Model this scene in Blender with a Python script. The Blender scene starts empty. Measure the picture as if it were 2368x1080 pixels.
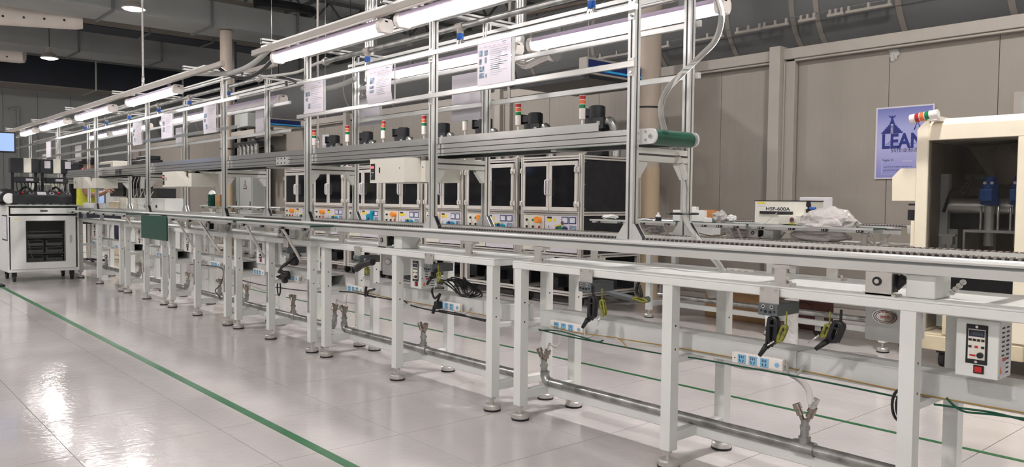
import bpy, bmesh, math, random
from mathutils import Vector, Matrix
random.seed(7)
SC = bpy.context.scene
COL = SC.collection
U = 0.823            # survey units -> metres
# ------------------------------------------------------------------ camera
FPX, YAW, PIT, ROL, EYE = 1819.78, 0.84892798, 0.0423384071, -0.0101480647, 1.30
fw = Vector((-math.sin(YAW)*math.cos(PIT), math.cos(YAW)*math.cos(PIT), -math.sin(PIT)))
rt = Vector((math.cos(YAW), math.sin(YAW), 0)); dn = fw.cross(rt)
RR = math.cos(ROL)*rt + math.sin(ROL)*dn
DD = -math.sin(ROL)*rt + math.cos(ROL)*dn
cam = bpy.data.cameras.new('camera'); camo = bpy.data.objects.new('camera', cam); COL.objects.link(camo)
cam.sensor_width = 36; cam.lens = 36*FPX/2368; cam.clip_start = .05; cam.clip_end = 200
camo.matrix_world = Matrix(((RR.x, -DD.x, -fw.x, 0), (RR.y, -DD.y, -fw.y, 0), (RR.z, -DD.z, -fw.z, EYE*U), (0, 0, 0, 1)))
SC.camera = camo
# ------------------------------------------------------------------ view, world, light levels
SC.view_settings.view_transform = 'Standard'; SC.view_settings.look = 'None'
SC.view_settings.exposure = 0.0; SC.view_settings.gamma = 1; SC.view_settings.use_curve_mapping = False
SC.cycles.use_denoising = True; SC.cycles.max_bounces = 8; SC.cycles.sample_clamp_indirect = 6
W = bpy.data.worlds.new('hall_air'); SC.world = W; W.use_nodes = True
W.node_tree.nodes['Background'].inputs[0].default_value = (.9, .95, 1, 1)
W.node_tree.nodes['Background'].inputs[1].default_value = .02
TUBE_STRENGTH = 8.5      # LED battens over the line
HIGHBAY = 570.0          # radiance of the high-bay lenses under the roof

def P(x, y, ax, val):
    """photo pixel -> survey point on the plane ax = val"""
    d = RR*((x-1184)/FPX) + DD*((y-540)/FPX) + fw
    o = Vector((0, 0, EYE)); return o + d*((val-o[ax])/d[ax])
def px(x, y, Y): return P(x, y, 1, Y).x

# ------------------------------------------------------------------ materials
MATS = {}
def mat(name, col, rough=.5, metal=0, var=.06, scale=9, bump=0, bscale=60, emit=0, trans=0, spec=.5, alpha=1, coat=0, ior=1.45, stretch=None):
    m = bpy.data.materials.new(name); m.use_nodes = True; nt = m.node_tree; b = nt.nodes['Principled BSDF']
    b.inputs['Roughness'].default_value = rough; b.inputs['Metallic'].default_value = metal
    b.inputs['Specular IOR Level'].default_value = spec; b.inputs['Transmission Weight'].default_value = trans
    b.inputs['Alpha'].default_value = alpha; b.inputs['Coat Weight'].default_value = coat; b.inputs['IOR'].default_value = ior
    b.inputs['Base Color'].default_value = (*col, 1)
    if var or bump:
        tc = nt.nodes.new('ShaderNodeTexCoord'); mp = nt.nodes.new('ShaderNodeMapping')
        if stretch: mp.inputs['Scale'].default_value = stretch
        nt.links.new(tc.outputs['Object'], mp.inputs[0])
        if var:
            n = nt.nodes.new('ShaderNodeTexNoise'); n.inputs['Scale'].default_value = scale; n.inputs['Detail'].default_value = 4
            nt.links.new(mp.outputs[0], n.inputs['Vector'])
            r = nt.nodes.new('ShaderNodeValToRGB')
            r.color_ramp.elements[0].position = .3; r.color_ramp.elements[1].position = .7
            r.color_ramp.elements[0].color = (*[max(0, c*(1-var)) for c in col], 1)
            r.color_ramp.elements[1].color = (*[min(1, c*(1+var)) for c in col], 1)
            nt.links.new(n.outputs['Fac'], r.inputs[0]); nt.links.new(r.outputs[0], b.inputs['Base Color'])
        if bump:
            n2 = nt.nodes.new('ShaderNodeTexNoise'); n2.inputs['Scale'].default_value = bscale; n2.inputs['Detail'].default_value = 3
            nt.links.new(mp.outputs[0], n2.inputs['Vector'])
            bp = nt.nodes.new('ShaderNodeBump'); bp.inputs['Strength'].default_value = bump; bp.inputs['Distance'].default_value = .01
            nt.links.new(n2.outputs['Fac'], bp.inputs['Height']); nt.links.new(bp.outputs[0], b.inputs['Normal'])
    if emit:
        b.inputs['Emission Color'].default_value = (*col, 1); b.inputs['Emission Strength'].default_value = emit
    MATS[name] = m; return m
M_WHITE = mat('white_powder_coat', (.70, .71, .685), .38, var=.03, scale=5)
M_TRAY = mat('pale_grey_sheet_metal', (.60, .61, .60), .42, var=.04)
M_ALU = mat('anodised_aluminium', (.72, .72, .70), .36, .75, var=.05, scale=3, stretch=(1, 1, 1))
M_ALUD = mat('aluminium_slot_shade', (.10, .10, .10), .5, .5, var=.1)  # dark copy of the aluminium, shade inside the slots put into colour
M_ALUB = mat('polished_aluminium', (.86, .85, .83), .2, .95, var=.03)
M_STEEL = mat('machined_steel', (.66, .64, .61), .34, .8, var=.08, scale=20)
M_GALV = mat('galvanised_pipe', (.37, .37, .355), .3, .85, var=.4, scale=14, bump=.05)
M_CHROME = mat('chrome', (.75, .73, .70), .14, 1, var=.04)
M_BRASS = mat('nickel_brass', (.33, .29, .25), .26, .9, var=.12, scale=30)
M_BLACK = mat('black_plastic', (.012, .012, .013), .42, var=.2)
M_BLKMET = mat('black_metal', (.026, .027, .031), .38, .2, var=.2)
M_RUBBER = mat('black_rubber', (.02, .02, .02), .7, var=.2)
M_ACRYL = mat('smoked_acrylic', (.006, .006, .008), .09, var=.3, scale=2, spec=.6)
M_CREAM = mat('cream_enamel', (.82, .75, .60), .35, var=.03)
M_CREAMD = mat('cream_enamel_worn', (.62, .54, .38), .45, var=.14, scale=6)
M_IVORY = mat('ivory_paint', (.70, .68, .60), .38, var=.03)
M_WALL = mat('beige_wall_panel', (.315, .285, .25), .42, var=.03, scale=2)
M_WALLT = mat('beige_wall_trim', (.40, .37, .33), .42, var=.03)
M_FAR = mat('grey_far_wall', (.40, .42, .41), .7, var=.05, scale=.7)
M_ROOF = mat('grey_roof_sheet', (.62, .64, .64), .75, var=.1)
M_DUCT = mat('duct_sheet', (.33, .345, .34), .5, .3, var=.1, scale=1.2)
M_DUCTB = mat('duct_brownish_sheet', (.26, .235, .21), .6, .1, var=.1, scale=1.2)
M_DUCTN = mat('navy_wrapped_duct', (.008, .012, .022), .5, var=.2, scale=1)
M_FLANGE = mat('duct_flange', (.19, .20, .20), .5, .4, var=.1)
M_FABRIC = mat('pale_duct_fabric', (.62, .57, .52), .85, var=.05, scale=3)
M_DARKFAB = mat('grey_duct_fabric', (.16, .165, .165), .75, var=.08, scale=1.5)
M_BAND = mat('duct_hoop', (.30, .275, .245), .7, var=.06)
M_COLUMN = mat('pinkish_column_paint', (.50, .42, .35), .6, var=.06, scale=2)
M_CARD = mat('kraft_cardboard', (.38, .22, .11), .75, var=.1, scale=8)
M_CARDR = mat('dark_red_cardboard', (.13, .05, .04), .75, var=.1)
M_CARDO = mat('orange_brown_card', (.48, .20, .06), .6, var=.1)
M_GREENB = mat('green_belt', (.006, .07, .04), .35, var=.15)
M_ESD = mat('green_esd_mat', (.004, .055, .038), .3, var=.08, scale=6)
M_TAPE = mat('green_floor_tape', (.012, .125, .04), .45, var=.12, scale=12)
M_BLUE = mat('socket_blue', (.22, .47, .68), .4, var=.04)
M_BLUEV = mat('coupler_blue', (.01, .10, .42), .35, var=.05)
M_BLUEM = mat('motor_blue', (.02, .075, .26), .4, var=.1)
M_SOCKW = mat('socket_white', (.82, .77, .73), .4, var=.02)
M_DKGREY = mat('dark_grey_box', (.10, .115, .12), .5, var=.06)
M_YELLOW = mat('yellow_label', (.75, .60, .02), .5, var=.05)
M_LIME = mat('earth_wire_yellow_green', (.22, .22, .03), .45, var=.4, scale=70)
M_ORANGEW = mat('yellow_cable', (.36, .22, .05), .5, var=.1)
M_RED = mat('red_plastic', (.50, .02, .02), .35, var=.05)
M_ORANGE = mat('orange_plastic', (.80, .26, .03), .35, var=.05)
M_GREENL = mat('green_lens', (.01, .20, .07), .25, var=.05)
M_REDL = mat('red_lens', (.42, .03, .03), .25, var=.05)
M_ORL = mat('orange_lens', (.75, .16, .06), .25, var=.05)
M_TEAL = mat('teal_plastic', (.0, .26, .40), .4, var=.05)
M_NAVY = mat('navy_plastic', (.015, .03, .13), .4, var=.05)
M_PAPER = mat('white_paper', (.64, .61, .655), .6, var=.02)
M_PRINT = mat('grey_print', (.42, .42, .46), .7, var=.2, scale=40)
M_PRINTL = mat('pale_print', (.62, .63, .68), .7, var=.15, scale=40)
M_PHOTO = mat('printed_photo', (.19, .25, .32), .6, var=.8, scale=45)
M_PINK = mat('pink_print', (.62, .40, .42), .7, var=.1)
M_INK = mat('dark_ink', (.02, .025, .05), .6, var=.1)
M_POSTER = mat('poster_blue', (.22, .24, .55), .45, var=0)
M_POSTERI = mat('poster_ink_blue', (.018, .028, .20), .45, var=.05)
M_POSTERS = mat('poster_shade', (.22, .27, .55), .45, var=.05)
M_SCREEN = mat('lcd_blue_screen', (.24, .36, .62), .3, var=.12, scale=3, emit=.75)
M_REDLED = mat('red_led_digits', (1, .06, .10), .4, var=0, emit=2.5)
M_BLUESCR = mat('andon_board_blue', (.02, .22, .42), .3, var=.2, emit=.5)
M_TUBE = mat('led_diffuser', (1, .955, .97), .5, var=0, emit=TUBE_STRENGTH)
M_TUBEOFF = mat('led_diffuser_off', (.74, .70, .74), .3, var=.02)
M_LILAC = mat('batten_side_strip', (.62, .52, .68), .4, var=.02)
M_HOSE = mat('clear_hose', (.93, .93, .91), .10, var=0, trans=.82, ior=1.14)
M_WHOSE = mat('white_hose', (.66, .65, .62), .4, var=.03)
M_GHOSE = mat('grey_hose', (.46, .46, .44), .45, var=.05)
M_WRAP = mat('clear_plastic_wrap', (.86, .84, .82), .16, var=.03, trans=.55, bump=.9, bscale=30, ior=1.3)
M_WRAPW = mat('milky_plastic_bag', (.74, .70, .68), .2, var=.08, trans=.35, bump=.7, bscale=26, ior=1.3)
M_LGREY = mat('light_grey_cabinet', (.40, .42, .40), .45, var=.03)
M_FOAM = mat('white_foam', (.80, .79, .77), .7, var=.03)
M_YSHIRT = mat('yellow_shirt', (.62, .64, .06), .8, var=.1, scale=14)
M_SKIN = mat('skin', (.30, .16, .10), .55, var=.06)
M_HAIR = mat('black_hair', (.012, .01, .01), .6, var=.2)
M_TROUSER = mat('navy_trousers', (.03, .035, .06), .8, var=.1)
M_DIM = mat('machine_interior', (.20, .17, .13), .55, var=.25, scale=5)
M_PORTW = mat('smoked_window_glass', (.012, .012, .012), .12, var=.1, alpha=.32)
M_PANE = mat('dimming_pane_tint', (.012, .011, .010), .08, var=.1, alpha=.3)  # tint of the pane added to dim the machine interior
M_CHAIN = mat('chain_plates', (.34, .29, .26), .4, .6, var=.15)
M_CABF = mat('pale_cabinet_frame', (.64, .61, .565), .4, .25, var=.04)
M_BROWN = mat('brown_rust_strip', (.16, .12, .10), .6, var=.15)

# ------------------------------------------------------------------ mesh helper
class MB:
    def __init__(s): s.v = []; s.f = []; s.m = []; s.s = []
    def add(s, vs, fs, mi=0, sm=False):
        o = len(s.v); s.v += [tuple(v) for v in vs]
        for f in fs: s.f.append([i+o for i in f]); s.m.append(mi); s.s.append(sm)
        return s
    def box(s, x0, x1, y0, y1, z0, z1, mi=0):
        return s.add([(x0,y0,z0),(x1,y0,z0),(x1,y1,z0),(x0,y1,z0),(x0,y0,z1),(x1,y0,z1),(x1,y1,z1),(x0,y1,z1)],
                     [(0,3,2,1),(4,5,6,7),(0,1,5,4),(1,2,6,5),(2,3,7,6),(3,0,4,7)], mi)
    def cb(s, c, d, mi=0, rot=None):
        hx, hy, hz = d[0]/2, d[1]/2, d[2]/2
        vs = [Vector(q) for q in [(-hx,-hy,-hz),(hx,-hy,-hz),(hx,hy,-hz),(-hx,hy,-hz),(-hx,-hy,hz),(hx,-hy,hz),(hx,hy,hz),(-hx,hy,hz)]]
        if rot: vs = [rot @ q for q in vs]
        return s.add([q+Vector(c) for q in vs], [(0,3,2,1),(4,5,6,7),(0,1,5,4),(1,2,6,5),(2,3,7,6),(3,0,4,7)], mi)
    def cyl(s, a, b, r0, r1=None, n=12, mi=0, caps=True):
        a, b = Vector(a), Vector(b); r1 = r0 if r1 is None else r1; t = (b-a).normalized()
        u = t.orthogonal().normalized(); w = t.cross(u)
        ring = lambda c, r: [c+(u*math.cos(2*math.pi*i/n)+w*math.sin(2*math.pi*i/n))*r for i in range(n)]
        vs = ring(a, r0)+ring(b, r1)
        s.add(vs, [(i, (i+1) % n, n+(i+1) % n, n+i) for i in range(n)], mi, True)
        if caps:
            s.add(ring(a, r0), [tuple(range(n-1, -1, -1))], mi); s.add(ring(b, r1), [tuple(range(n))], mi)
        return s
    def tube(s, pts, r, n=8, mi=0):
        pts = [Vector(p) for p in pts]; u = None; vs = []
        for i, p in enumerate(pts):
            t = (pts[min(i+1, len(pts)-1)]-pts[max(i-1, 0)]).normalized()
            u = t.orthogonal().normalized() if u is None else (u-t*u.dot(t)).normalized()
            w = t.cross(u)
            vs += [p+(u*math.cos(2*math.pi*k/n)+w*math.sin(2*math.pi*k/n))*r for k in range(n)]
        fs = [(i*n+k, i*n+(k+1) % n, (i+1)*n+(k+1) % n, (i+1)*n+k) for i in range(len(pts)-1) for k in range(n)]
        s.add(vs, fs, mi, True)
        s.add(vs[:n], [tuple(range(n-1, -1, -1))], mi); s.add(vs[-n:], [tuple(range(n))], mi)
        return s
    def lathe(s, c, prof, n=16, mi=0, axis='z'):
        c = Vector(c); vs = []
        for r, h in prof:
            for k in range(n):
                a = 2*math.pi*k/n; q = (r*math.cos(a), r*math.sin(a), h)
                if axis == 'y': q = (q[0], q[2], q[1])
                if axis == 'x': q = (q[2], q[0], q[1])
                vs.append(c+Vector(q))
        fl = axis != 'y'
        fs = [(i*n+k, i*n+(k+1) % n, (i+1)*n+(k+1) % n, (i+1)*n+k)[::1 if fl else -1] for i in range(len(prof)-1) for k in range(n)]
        s.add(vs, fs, mi, True)
        s.add(vs[:n], [tuple(range(n))[::-1 if fl else 1]], mi); s.add(vs[-n:], [tuple(range(n))[::1 if fl else -1]], mi)
        return s
    def prism(s, poly, axis, a, b, mi=0):
        """poly in the plane across axis: x->(y,z) y->(x,z) z->(x,y)"""
        def q(p, h): return {'x': (h, p[0], p[1]), 'y': (p[0], h, p[1]), 'z': (p[0], p[1], h)}[axis]
        n = len(poly); vs = [q(p, a) for p in poly]+[q(p, b) for p in poly]
        s.add(vs, [tuple(range(n)), tuple(range(2*n-1, n-1, -1))]+[(i, n+i, n+(i+1) % n, (i+1) % n) for i in range(n)], mi)
        return s
    def build(s, name, mats, parent=None, bevel=0, seg=1, fix=True):
        org = parent_origin(parent)
        me = bpy.data.meshes.new(name)
        me.from_pydata([((x-org.x)*U, (y-org.y)*U, (z-org.z)*U) for x, y, z in s.v], [], s.f)
        for m in (mats if isinstance(mats, (list, tuple)) else [mats]): me.materials.append(m)
        me.polygons.foreach_set('material_index', s.m); me.polygons.foreach_set('use_smooth', s.s)
        if fix or bevel:
            bm = bmesh.new(); bm.from_mesh(me)
            bmesh.ops.remove_doubles(bm, verts=bm.verts, dist=1e-6)
            bmesh.ops.recalc_face_normals(bm, faces=bm.faces)
            if bevel:
                ed = [e for e in bm.edges if len(e.link_faces) == 2 and e.calc_face_angle(0) > .6]
                bmesh.ops.bevel(bm, geom=ed, offset=bevel*U, segments=seg, affect='EDGES', clamp_overlap=True, profile=.5)
            ed = [e for e in bm.edges if len(e.link_faces) == 2 and e.calc_face_angle(0) > .7]
            for e in ed: e.smooth = False
            bm.to_mesh(me); bm.free()
        o = bpy.data.objects.new(name, me); COL.objects.link(o)
        if parent: o.parent = parent
        return o
ORG = {}
def parent_origin(p):
    v = Vector((0, 0, 0))
    while p: v = v+ORG.get(p.name, Vector((0, 0, 0))); p = p.parent
    return v
def tag(o, label, cat=None, group=None):
    o['label'] = label
    if cat: o['category'] = cat
    if group: o['group'] = group
    return o
def thing(name, label, cat, loc, group=None):
    o = bpy.data.objects.new(name, None); COL.objects.link(o); o.empty_display_size = .05
    o.location = Vector(loc)*U; ORG[o.name] = Vector(loc); return tag(o, label, cat, group)
def struct(o): o['kind'] = 'structure'; return o
def stuff(o): o['kind'] = 'stuff'; return o
KIDS = None
def copy_tree(o, delta, label=None, parent=None):
    c = o.copy(); COL.objects.link(c)
    if parent: c.parent = parent
    else:
        c.location = o.location+Vector(delta)*U
        if label: c['label'] = label
    for ch in [q for q in COL.objects if q.parent == o]: copy_tree(ch, delta, None, c)
    return c
def spline(pts, k=6):
    pts = [Vector(p) for p in pts]; out = []
    for i in range(len(pts)-1):
        p0, p1, p2, p3 = pts[max(i-1, 0)], pts[i], pts[i+1], pts[min(i+2, len(pts)-1)]
        for j in range(k):
            t = j/k
            out.append(.5*((2*p1)+(p2-p0)*t+(2*p0-5*p1+4*p2-p3)*t*t+(3*p1-p0-3*p2+p3)*t**3))
    return out+[pts[-1]]
def text(s, h, m, org, parent, name='lettering', xdir=(1, 0, 0), up=(0, 0, 1), width=None, ex=.001, bold=0):
    cu = bpy.data.curves.new('t', 'FONT'); cu.body = s; cu.offset = bold; cu.size = 1; cu.extrude = 0; cu.align_x = 'CENTER'; cu.align_y = 'CENTER'
    to = bpy.data.objects.new('t', cu); COL.objects.link(to)
    bpy.context.view_layer.update()
    me = bpy.data.meshes.new_from_object(to.evaluated_get(bpy.context.evaluated_depsgraph_get()))
    bpy.data.objects.remove(to); bpy.data.curves.remove(cu)
    xs = [v.co.x for v in me.vertices]; ys = [v.co.y for v in me.vertices]
    if not xs: return None
    cx, cy = (min(xs)+max(xs))/2, (min(ys)+max(ys))/2
    sy = h/max(.01, max(ys)-min(ys)); sx = sy if width is None else width/max(.01, max(xs)-min(xs))
    X = Vector(xdir).normalized(); Z = Vector(up).normalized(); N = X.cross(Z); og = parent_origin(parent)
    for v in me.vertices:
        q = Vector(org)+X*((v.co.x-cx)*sx)+Z*((v.co.y-cy)*sy)+N*ex
        v.co = (q-og)*U
    me.materials.clear(); me.materials.append(m)
    o = bpy.data.objects.new(name, me); COL.objects.link(o); o.parent = parent
    return o

# ================================================================== SETTING
# floor: grout bed, near tiles one by one, far field textured with the same grid
TP, TX0, TY0 = .73, -3.626, 2.39
m = bpy.data.materials.new('polished_floor_tile'); m.use_nodes = True; nt = m.node_tree; b = nt.nodes['Principled BSDF']
tc = nt.nodes.new('ShaderNodeTexCoord'); geo = nt.nodes.new('ShaderNodeNewGeometry')
n = nt.nodes.new('ShaderNodeTexNoise'); n.inputs['Scale'].default_value = 2.2; n.inputs['Detail'].default_value = 6
nt.links.new(geo.outputs['Position'], n.inputs['Vector'])
r = nt.nodes.new('ShaderNodeValToRGB'); r.color_ramp.elements[0].position = .3; r.color_ramp.elements[1].position = .72
r.color_ramp.elements[0].color = (.52, .49, .48, 1); r.color_ramp.elements[1].color = (.60, .565, .56, 1)
nt.links.new(n.outputs['Fac'], r.inputs[0]); nt.links.new(r.outputs[0], b.inputs['Base Color'])
n3 = nt.nodes.new('ShaderNodeTexNoise'); n3.inputs['Scale'].default_value = 1.1
nt.links.new(geo.outputs['Position'], n3.inputs['Vector'])
mr = nt.nodes.new('ShaderNodeMapRange'); mr.inputs['To Min'].default_value = .05; mr.inputs['To Max'].default_value = .15
nt.links.new(n3.outputs['Fac'], mr.inputs['Value']); nt.links.new(mr.outputs[0], b.inputs['Roughness'])
n2 = nt.nodes.new('ShaderNodeTexNoise'); n2.inputs['Scale'].default_value = 24; n2.inputs['Detail'].default_value = 2
nt.links.new(geo.outputs['Position'], n2.inputs['Vector'])
bp = nt.nodes.new('ShaderNodeBump'); bp.inputs['Strength'].default_value = .35; bp.inputs['Distance'].default_value = .0035
nt.links.new(n2.outputs['Fac'], bp.inputs['Height']); nt.links.new(bp.outputs[0], b.inputs['Normal'])
M_FLOOR = m
m = m.copy(); m.name = 'polished_floor_far'; nt = m.node_tree; b = nt.nodes['Principled BSDF']; M_FLOORF = m
geo = [q for q in nt.nodes if q.type == 'NEW_GEOMETRY'][0]; ramp = [q for q in nt.nodes if q.type == 'VALTORGB'][0]
mp = nt.nodes.new('ShaderNodeMapping'); mp.inputs['Location'].default_value = (-TX0*U, -TY0*U, 0)
br = nt.nodes.new('ShaderNodeTexBrick'); br.offset = 0; br.inputs['Scale'].default_value = 1; br.inputs['Mortar Size'].default_value = .002
br.inputs['Brick Width'].default_value = TP*U; br.inputs['Row Height'].default_value = TP*U
br.inputs['Mortar'].default_value = (.33, .28, .25, 1)
nt.links.new(geo.outputs['Position'], mp.inputs[0]); nt.links.new(mp.outputs[0], br.inputs['Vector'])
nt.links.new(ramp.outputs[0], br.inputs['Color1']); nt.links.new(ramp.outputs[0], br.inputs['Color2'])
nt.links.new(br.outputs['Color'], b.inputs['Base Color'])
M_GROUT = mat('floor_grout', (.30, .25, .22), .7, var=.1)
floor = struct(MB().box(-38.4, 9, -24, 22, -.12, -.004).build('floor', M_GROUT))
XA, XB, YA, YB = TX0-17*TP, TX0+5*TP, TY0-3*TP, TY0+7*TP      # tile field built piece by piece
tm = None
for i in range(22):
    for j in range(10):
        x, y = XA+i*TP, YA+j*TP
        if tm is None:
            mb = MB().box(x+.0022, x+TP-.0022, y+.0022, y+TP-.0022, -.004, 0); t0 = mb.build('floor_tile', M_FLOOR)
            for v in t0.data.vertices: v.co -= Vector((x, y, 0))*U
            tm = t0.data; t0.parent = floor; t0.location = Vector((x, y, 0))*U
        else:
            o = bpy.data.objects.new('floor_tile', tm); COL.objects.link(o); o.parent = floor; o.location = Vector((x, y, 0))*U
mb = MB(); mb.box(-38.4, XA, -24, 22, -.004, 0); mb.box(XB, 9, -24, 22, -.004, 0); mb.box(XA, XB, -8, YA, -.004, 0); mb.box(XA, XB, YB, 22, -.004, 0)
o = mb.build('distant_floor_tiles', M_FLOORF, floor); stuff(o)
for nm, y, w, lab in (('floor_tape', 1.915, .055, 'green tape line along the open aisle in front of the benches'), ('floor_tape', 4.568, .04, 'green tape line on the floor behind the front row of benches')):
    tag(MB().box(-30, 3, y-w/2, y+w/2, 0, .0012).build(nm, M_TAPE), lab, 'floor tape')
struct(MB().box(-38.5, 9, -24, 22, 9.0, 9.1).build('ceiling', M_ROOF))
struct(MB().box(-38.6, -38.4, -24, 22, 0, 9.1).build('wall_left', M_FAR))
struct(MB().box(-38.6, 9, 22, 22.2, 0, 9.1).build('wall_back', M_FAR))
struct(MB().box(9, 9.2, -24, 22, 0, 9.1).build('wall_right', M_FAR))
struct(MB().box(-38.6, 9.2, -24.2, -24, 0, 9.1).build('wall_front', M_FAR))
# joints on the far grey wall, built as thin recessed strips standing on it
fl = MB()
for k in range(14): fl.box(-38.4, -38.385, -3+k*1.25, -2.985+k*1.25, 0, 5.6)
o = fl.build('trim_1', M_FLANGE); struct(o)
# partition of sandwich panels behind the second line
part = struct(MB().box(-31, 1.6, 8.93, 9.05, 0, 3.12).build('wall_partition', M_WALL))
WR = M_WALL.copy(); WR.name = 'ribbed_wall_panel'; nt = WR.node_tree; b = nt.nodes['Principled BSDF']
tc = nt.nodes.new('ShaderNodeTexCoord'); wv = nt.nodes.new('ShaderNodeTexWave'); wv.inputs['Scale'].default_value = 5.5; wv.inputs['Distortion'].default_value = .3; wv.inputs['Detail Scale'].default_value = .4
nt.links.new(tc.outputs['Object'], wv.inputs['Vector'])
bp = nt.nodes.new('ShaderNodeBump'); bp.inputs['Strength'].default_value = .06; bp.inputs['Distance'].default_value = .004
nt.links.new(wv.outputs['Fac'], bp.inputs['Height']); nt.links.new(bp.outputs[0], b.inputs['Normal'])
x = 1.55; k = 0; pm = None
while x > -30:
    if pm is None:
        mb = MB().box(-.5355, .5355, -.03, 0, .09, 3.02)
        for q in range(9): mb.box(-.43+q*.107, -.424+q*.107, -.0306, -.03, .09, 3.02)
        o = mb.build('wall_panel', WR); pm = o.data
    else: o = bpy.data.objects.new('wall_panel', pm); COL.objects.link(o)
    o.parent = part; o.location = Vector((x-.53, 8.93, 0))*U; x -= 1.078
o = MB().box(-31, 1.6, 8.86, 8.93, 0, .085).build('baseboard_back', M_WALLT); struct(o)
o = MB().box(-31, 1.6, 8.80, 9.05, 3.03, 3.16).box(-31, 1.6, 8.82, 8.88, 3.0, 3.03).build('trim_2', M_WALLT, bevel=.006); struct(o)
for k in range(6):
    xx = -5.085-k*5.2
    o = MB().box(xx-.115, xx+.03, 8.72, 8.9, 0, 3.19).box(xx+.05, xx+.17, 8.82, 8.9, 0, 3.03).box(xx+.03, xx+.05, 8.8, 8.9, 0, 3.0).build('trim_%d' % (3+k), M_WALLT, bevel=.005); struct(o)
# columns
for (cx, cy, r, lab) in ((-6.82, 8.42, .17, 'pinkish round column standing in front of the panel wall at right'), (px(523, 150, 8.0), 8.0, .15, 'tall pinkish round column far behind the line, rising to the ducts')):
    t = thing('column', lab, 'column', (cx, cy, 0))
    MB().cyl((cx, cy, 0), (cx, cy, 9 if cx > -10 else 5.6), r, n=28).build('shaft', M_COLUMN, t)
    MB().cyl((cx, cy, 2.55), (cx, cy, 2.57), r+.012, n=28).build('tie_band', M_BLACK, t)
    MB().cyl((cx, cy, 0), (cx, cy, 1.75), r+.008, n=28).build('sleeve', mat('tan_column_wrap', (.56, .44, .30), .7, var=.08, scale=3), t)

# ------------------------------------------------------------------ overhead ducts
def duct(lab, x0, x1, y0, y1, z0, z1, mt, pitch, bottom=None, fmat=None):
    t = thing('air_duct', lab, 'air duct', (x0, y0, z0))
    MB().box(x0, x1, y0, y1, z0, z1).build('duct_body', mt, t)
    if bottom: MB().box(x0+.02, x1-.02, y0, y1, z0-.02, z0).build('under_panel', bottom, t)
    y = y0+.3; fm = None
    while y < y1:
        if fm is None:
            mb = MB()
            for a in (0, 1): mb.box(x0-.05+a*(x1-x0+.05), x0+a*(x1-x0+.05), y-.03, y+.03, z0-.05, z1+.05); mb.box(x0-.05, x1+.05, y-.03, y+.03, (z0-.05, z1)[a], (z0, z1+.05)[a])
            o = mb.build('flange', fmat or M_FLANGE, t); fm = o; yf = y
        else:
            o = fm.copy(); COL.objects.link(o); o.location = (0, (y-yf)*U, 0)
        y += pitch
    return t
duct('wide grey sheet-metal duct, nearest of those crossing at top left', -21.4, -20, 2.6, 21.8, 5.62, 6.22, M_DUCT, 2.3)
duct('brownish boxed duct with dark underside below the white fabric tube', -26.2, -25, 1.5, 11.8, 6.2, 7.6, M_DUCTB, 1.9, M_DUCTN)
duct('long grey duct crossing just below the brownish boxed one', -30.6, -29, 1.0, 20, 6.06, 6.75, M_DUCT, 2.6)
duct('deep navy-black duct lowest on the far wall', -36, -34, -2, 21, 5.45, 6.5, M_DUCTN, 3.3, M_DUCTB, M_LGREY)
t = MB().box(-33.5, -33.3, 0, 20, 6.75, 6.95).build('beam', M_WALLT); tag(t, 'pale edge beam running above the navy-black duct', 'beam')
# big fabric duct behind the partition
t = thing('fabric_duct', 'huge dark grey round fabric duct with pale hoops above the panel wall', 'air duct', (-31, 10.3, 3.98))
MB().cyl((-31, 10.3, 3.98), (3, 10.3, 3.98), .78, n=40).build('tube', M_DARKFAB, t)
for xx in (2.1, .2, -1.6, -2.9, -4.05, -5.05, -5.38, -6.35, -7.6, -8.9, -10.4, -11.9, -13.5, -15.2, -17, -19, -21.5, -24, -27):
    MB().cyl((xx-.035, 10.3, 3.98), (xx+.035, 10.3, 3.98), .786, n=40, caps=False).build('hoop', M_BAND, t, fix=False)
t = thing('support_wire', 'thin wire with hanging white strips in front of the huge fabric duct', 'wire', (-12, 9.4, 3.7))
MB().tube([(-13, 9.45, 3.60), (-1.5, 9.45, 3.72)], .008, 5).build('wire', M_FLANGE, t)
for (a, c) in ((1385, 1470), (1500, 1548), (1600, 1672), (1700, 1760), (1762, 1822), (1846, 1886), (1912, 1950), (1955, 2060)):
    xa, xc = px(a, 60, 9.42), px(c, 60, 9.42)
    z = lambda q: 3.60+(q+13)/11.5*.12-.02
    mb = MB(); mb.cb(((xa+xc)/2, 9.43, z(xa)-.045), (xc-xa, .04, .03))
    for q in (xa+.03, (xa+xc)/2, xc-.03): mb.cb((q, 9.43, z(q)-.01), (.03, .02, .07))
    mb.build('hanging_strip', M_WALLT, t)
t = tag(MB().tube([(-13, 9.6, 4.72), (-4.2, 9.35, 4.35)], .03, 8).build('pipe', M_BROWN), 'dark red pipe along the top of the huge fabric duct', 'pipe')
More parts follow.
